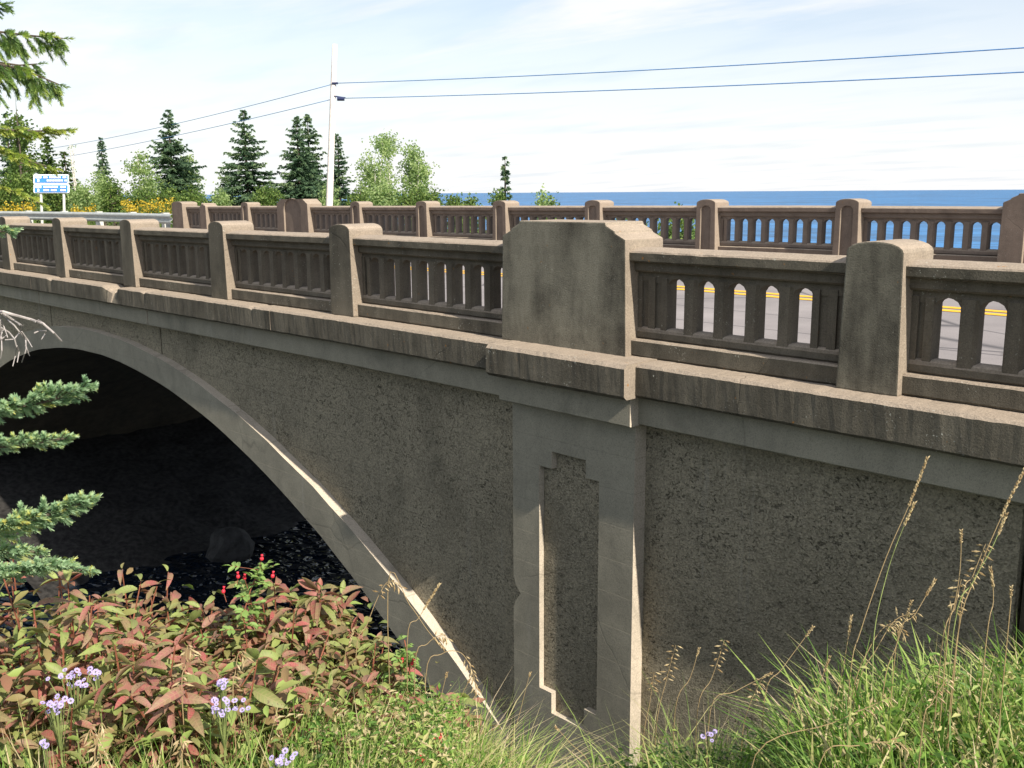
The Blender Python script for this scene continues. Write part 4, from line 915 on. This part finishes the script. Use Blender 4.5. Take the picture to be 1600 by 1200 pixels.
stk = [
 ([(1328, 1060), (1345, 985), (1385, 870), (1420, 790), (1448, 718)], 2.6, .14, 'tallest left stalk of the crossing pair with a long braided spike reaching over the frieze', 'spike', False),
 ([(1362, 1110), (1366, 990), (1385, 900), (1405, 840), (1428, 788)], 2.55, .07, 'green-stemmed stalk of the crossing pair with a shorter spike', 'spike', True),
 ([(1495, 1000), (1530, 890), (1568, 800), (1600, 735)], 2.5, .14, 'tall stalk at the right edge rising to the frieze', 'spike', False),
 ([(1490, 985), (1520, 910), (1548, 860), (1572, 805)], 2.45, .06, 'shorter companion of the tall stalk at the right edge', 'spike', True),
 ([(1470, 1020), (1490, 950), (1500, 890), (1502, 830)], 2.5, .035, 'upright thin stalk between the crossing pair and the right edge', 'dense', False),
 ([(1480, 1000), (1492, 950), (1502, 905)], 2.5, .10, 'stalk with reddish drooping seeds beside the upright thin stalk', 'fan', False),
 ([(1500, 960), (1520, 900), (1540, 850)], 2.5, .11, 'fuzzy seed cluster leaning against the right edge stalks', 'fan', False),
 ([(1195, 1090), (1222, 1045), (1270, 980)], 2.9, .04, 'single stalk with a plump timothy head against the wall', 'dense', False),
 ([(1110, 1110), (1150, 1080), (1205, 1052)], 2.9, .035, 'low slanting stalk with a plump head left of the timothy', 'dense', False),
 ([(1025, 1140), (1042, 1060), (1056, 1008)], 3.3, .12, 'left stalk of the feathery trio beside the pilaster', 'fan', False),
 ([(1055, 1110), (1078, 1060), (1092, 1014)], 3.2, .03, 'middle stalk of the feathery trio with a compact head', 'dense', False),
 ([(1090, 1110), (1112, 1060), (1132, 1000)], 3.2, .10, 'right stalk of the feathery trio with bare side twigs', 'fan', False),
 ([(1262, 1120), (1280, 1070), (1296, 1028)], 2.9, .05, 'faint dry stalk leaning right below the timothy head', 'spike', False),
 ([(1400, 1010), (1430, 960), (1460, 908)], 2.7, .055, 'straw stalk with a narrow spike under the crossing pair', 'spike', False),
 ([(1335, 1090), (1372, 1010), (1400, 968), (1432, 958)], 2.7, .10, 'arching stalk nodding right beneath the crossing pair', 'fan', False),
 ([(1330, 1095), (1360, 1010), (1390, 975), (1414, 992)], 2.75, .08, 'lower arching stalk nodding beside its twin', 'fan', False),
 ([(1576, 975), (1579, 945), (1580, 918)], 2.5, .03, 'short upright head poking out of the green grass at the right', 'dense', False),
 ([(1180, 1180), (1300, 1130), (1390, 1090)], 2.5, .12, 'long pale stalk lying almost flat across the lower right grass', 'fan', False),
 ([(1280, 1195), (1340, 1165), (1400, 1160), (1420, 1172)], 2.3, .10, 'bowed dry stalk near the bottom right', 'fan', False),
 ([(556, 1030), (574, 975), (592, 930), (608, 908), (626, 918)], 3.1, .10, 'high arching stalk hanging seeds over the arch ring', 'fan', False),
 ([(606, 915), (640, 945), (668, 985), (692, 1012)], 3.1, .05, 'long straw leaning down across the arch ring', 'spike', False),
 ([(636, 1010), (655, 965), (686, 914)], 3.1, .10, 'stalk tilting right with a loose wispy head', 'spike', False),
 ([(648, 1045), (668, 1006), (690, 992), (700, 1000)], 3.1, .06, 'small nodding stalk below the wispy head', 'fan', False),
 ([(665, 1060), (690, 1022), (720, 1020), (738, 1050), (745, 1085)], 3.1, .13, 'strongly hooked stalk with seeds over the dark wall', 'fan', False),
 ([(682, 1120), (690, 1085), (698, 1052)], 3.1, .02, 'short stem with a tiny bud left of the hooked stalk', 'dense', False),
 ([(708, 1125), (720, 1090), (735, 1060)], 3.1, .02, 'short stem under the tip of the hooked stalk', 'dense', False),
 ([(795, 1190), (812, 1115), (828, 1052)], 3.4, .015, 'lone thin stalk in front of the pilaster', 'dense', False),
 ([(925, 1205), (890, 1160), (868, 1136)], 3.2, .02, 'thin stalk leaning left across the sunk panel', 'dense', False),
 ([(150, 1215), (152, 1160), (158, 1130), (166, 1140)], 2.1, .16, 'thick drooping straw plume at the lower left', 'fan', False),
 ([(162, 1215), (150, 1165), (142, 1140), (136, 1152)], 2.1, .16, 'second straw plume drooping left beside the thick one', 'fan', False),
 ([(285, 1100), (290, 1040), (294, 1008), (302, 1020)], 2.4, .13, 'pale nodding plume in front of the dogwoods, left one', 'fan', False),
 ([(365, 1110), (368, 1050), (374, 1018), (384, 1030)], 2.4, .13, 'pale nodding plume in front of the dogwoods, right one', 'fan', False),
 ([(540, 1040), (545, 1010), (552, 984)], 3.1, .06, 'short flat-headed straw at the edge of the rippled water', 'spike', False),
 ([(1300, 1130), (1318, 1040), (1330, 965)], 2.8, .06, 'thin straw left of the crossing pair, just taller than the grass', 'spike', False),
 ([(1380, 1080), (1400, 1010), (1424, 940)], 2.6, .05, 'thin straw right of the crossing pair ending below the fuzzy cluster', 'dense', False),
 ([(1540, 1010), (1552, 940), (1548, 890)], 2.4, .05, 'slender straw just left of the right edge', 'spike', False),
 ([(1160, 1150), (1172, 1100), (1190, 1062)], 3.0, .07, 'pale stalk between the feathery trio and the timothy', 'fan', False),
 ([(1005, 1160), (1015, 1100), (1022, 1050)], 3.4, .07, 'wispy stalk touching the lit arris of the pilaster', 'fan', False),
 ([(1230, 1150), (1236, 1110), (1250, 1075)], 2.8, .04, 'short straw under the timothy head', 'spike', False),
 ([(1440, 1150), (1455, 1100), (1480, 1060)], 2.2, .06, 'stalk with loose seeds low in the green grass at lower right', 'fan', False),
 ([(285, 1190), (285, 1165), (288, 1160)], 2.0, .08, 'low straw wisp at the bottom edge', 'fan', False),
]
for i, (a, d_, hl, lb, kd, gn) in enumerate(stk): stalk(a, d_, hl, lb, kd, 500 + i, green=gn)

# asters
def aster(px, py, d, n, label, seed, sp=16):
    r = random.Random(seed); c = P(px, py, d); g = Vector((c.x, c.y, ground_h(c.x, c.y)))
    t = tag(empty('aster', g), label, 'flowers', 'lilac asters in the foreground'); st = MB()
    hub = g.lerp(c, .8)
    for i in range(n):
        p = P(px + r.gauss(0, sp * .8), py + r.gauss(0, sp * .6), d + r.uniform(-.05, .05)); st.tube([hub, p], .0012, 4)
        nrm = (Vector((0, 0, 1)) - Vector(fw) * .8 + Vector((r.gauss(0, .3), r.gauss(0, .3), 0))).normalized(); e1 = nrm.orthogonal().normalized(); e2 = nrm.cross(e1); f_ = MB(); rr_ = .0078 * r.uniform(.7, 1.15)
        for k_ in range(12):
            a = k_ * 6.283 / 12; dd = e1 * math.cos(a) + e2 * math.sin(a); s_ = nrm.cross(dd) * rr_ * .2
            f_.add([p + dd * rr_ * .2, p + dd * rr_ * .7 + s_, p + dd * rr_ + nrm * .001, p + dd * rr_ * .7 - s_], [(0, 1, 2, 3)], r.random())
        f_.build('flower', M['aster'], t)
    st.tube([g, hub], .002, 5); st.build('stem', M['stemgreen'], t, rv=False)
aster(112, 1058, 2.4, 20, 'lilac aster cluster upper left, above its denser neighbour', 1); aster(88, 1100, 2.3, 16, 'dense lilac aster cluster at the left', 2, 12)
aster(152, 1052, 2.45, 8, 'small lilac aster sprig right of the left clusters', 3, 9); aster(346, 1068, 2.4, 9, 'upper lilac aster sprig right of the plumes', 4, 9)
aster(346, 1102, 2.35, 18, 'dense lilac aster cluster below its upper sprig', 5, 12); aster(440, 1188, 2.1, 14, 'lilac aster cluster cut by the bottom edge', 6, 14)
aster(70, 1162, 2.1, 4, 'few lilac aster flowers near the bottom left corner', 7, 6); aster(1110, 1145, 2.9, 5, 'single pale lilac aster in the grass right of the pilaster', 8, 8); aster(386, 1108, 2.4, 5, 'loose lilac flowers right of the dense cluster', 9, 10)
# wild roses with hips
def rose(pts_, d, hips, label, seed, nl=60, spread=26):
    r = random.Random(seed); c = P(*pts_[-1], d); b = P(*pts_[0], d); g = Vector((b.x, b.y, ground_h(b.x, b.y)))
    t = tag(empty('wild_rose', g), label, 'shrub', 'wild roses with hips'); st = MB()
    pth = [g] + [P(x, y, d) for x, y in pts_]; st.tube(pth, .0022, 5)
    lv, lff = leafmesh('q', .024, .014, .15, .4, 3); me = bpy.data.meshes.new('leaflet'); me.from_pydata(lv, [], lff); me.materials.append(M['rosegreen'])
    me.attributes.new('rv', 'FLOAT', 'POINT').data.foreach_set('value', np.full(len(lv), .5, dtype=np.float32))
    k_ = 0
    while k_ < nl:
        i = r.randrange(0, len(pts_) - 1); u_ = r.random(); x = pts_[i][0] * (1 - u_) + pts_[i + 1][0] * u_; y = pts_[i][1] * (1 - u_) + pts_[i + 1][1] * u_
        wd = spread * (1 - .6 * (i + u_) / (len(pts_) - 1)); x2, y2 = x + r.gauss(0, wd), y + r.gauss(0, 7); a, b2 = P(x, y, d), P(x2, y2, d + r.uniform(-.08, .08)); st.tube([a, b2], .0009, 3)
        dd = (b2 - a).normalized() if (b2 - a).length > .001 else Vector((1, 0, 0))
        for j in range(5):
            s2 = (-1, 1, -1, 1, 0)[j]; p = b2 - dd * (.014 * (2 - j // 2)); out = (dd * .5 + dd.cross(Vector((0, 0, 1))) * s2 * .8 + Vector(UP) * s2 * .3).normalized() if s2 else dd
            o = bpy.data.objects.new('leaflet', me); o.matrix_basis = Matrix.Translation(p) @ basis(out, Vector((r.gauss(0, .3), r.gauss(0, .3) - .2, 1))).to_4x4() @ Matrix.Scale(r.uniform(.7, 1.25), 4); C.objects.link(o); o.parent = t; o.matrix_parent_inverse = Matrix.Translation(-g); k_ += 1
    for (x, y) in hips:
        p = P(x, y, d - .03); bm = bmesh.new(); bmesh.ops.create_icosphere(bm, subdivisions=2, radius=.0062)
        for q in bm.verts: q.co.z *= 1.2
        tip = bmesh.ops.create_cone(bm, segments=6, radius1=.003, radius2=.0045, depth=.008, cap_ends=True); bmesh.ops.translate(bm, verts=tip['verts'], vec=(0, 0, .012))
        me2 = bpy.data.meshes.new('rose_hip'); bm.to_mesh(me2); bm.free(); me2.materials.append(M['hip']); me2.polygons.foreach_set('use_smooth', [True] * len(me2.polygons))
        o = bpy.data.objects.new('rose_hip', me2); o.location = p; o.rotation_euler = (r.uniform(-.4, .4), r.uniform(-.4, .4), 0); C.objects.link(o); setparent(o, t)
        st.tube([p, p - Vector((r.uniform(-.02, .02), 0, .03))], .0012, 4)
    st.build('stem', M['stemred'], t, rv=False)
rose([(385, 1000), (380, 960), (392, 920), (408, 885)], 3.1, [(409, 873), (372, 901), (382, 903), (426, 900), (349, 924)], 'bright green wild rose with red hips standing over the dogwoods', 1, 180, 34)
rose([(640, 1080), (640, 1040), (632, 1000)], 3.2, [(644, 1036), (628, 1034)], 'leafy green rose sprig at the right edge of the thicket', 2, 150, 16)
rose([(690, 1200), (685, 1175), (680, 1160)], 2.8, [(678, 1156), (688, 1153), (652, 1190), (628, 1194), (660, 1188)], 'low rose with bright hips at the bottom centre', 3, 40, 24)
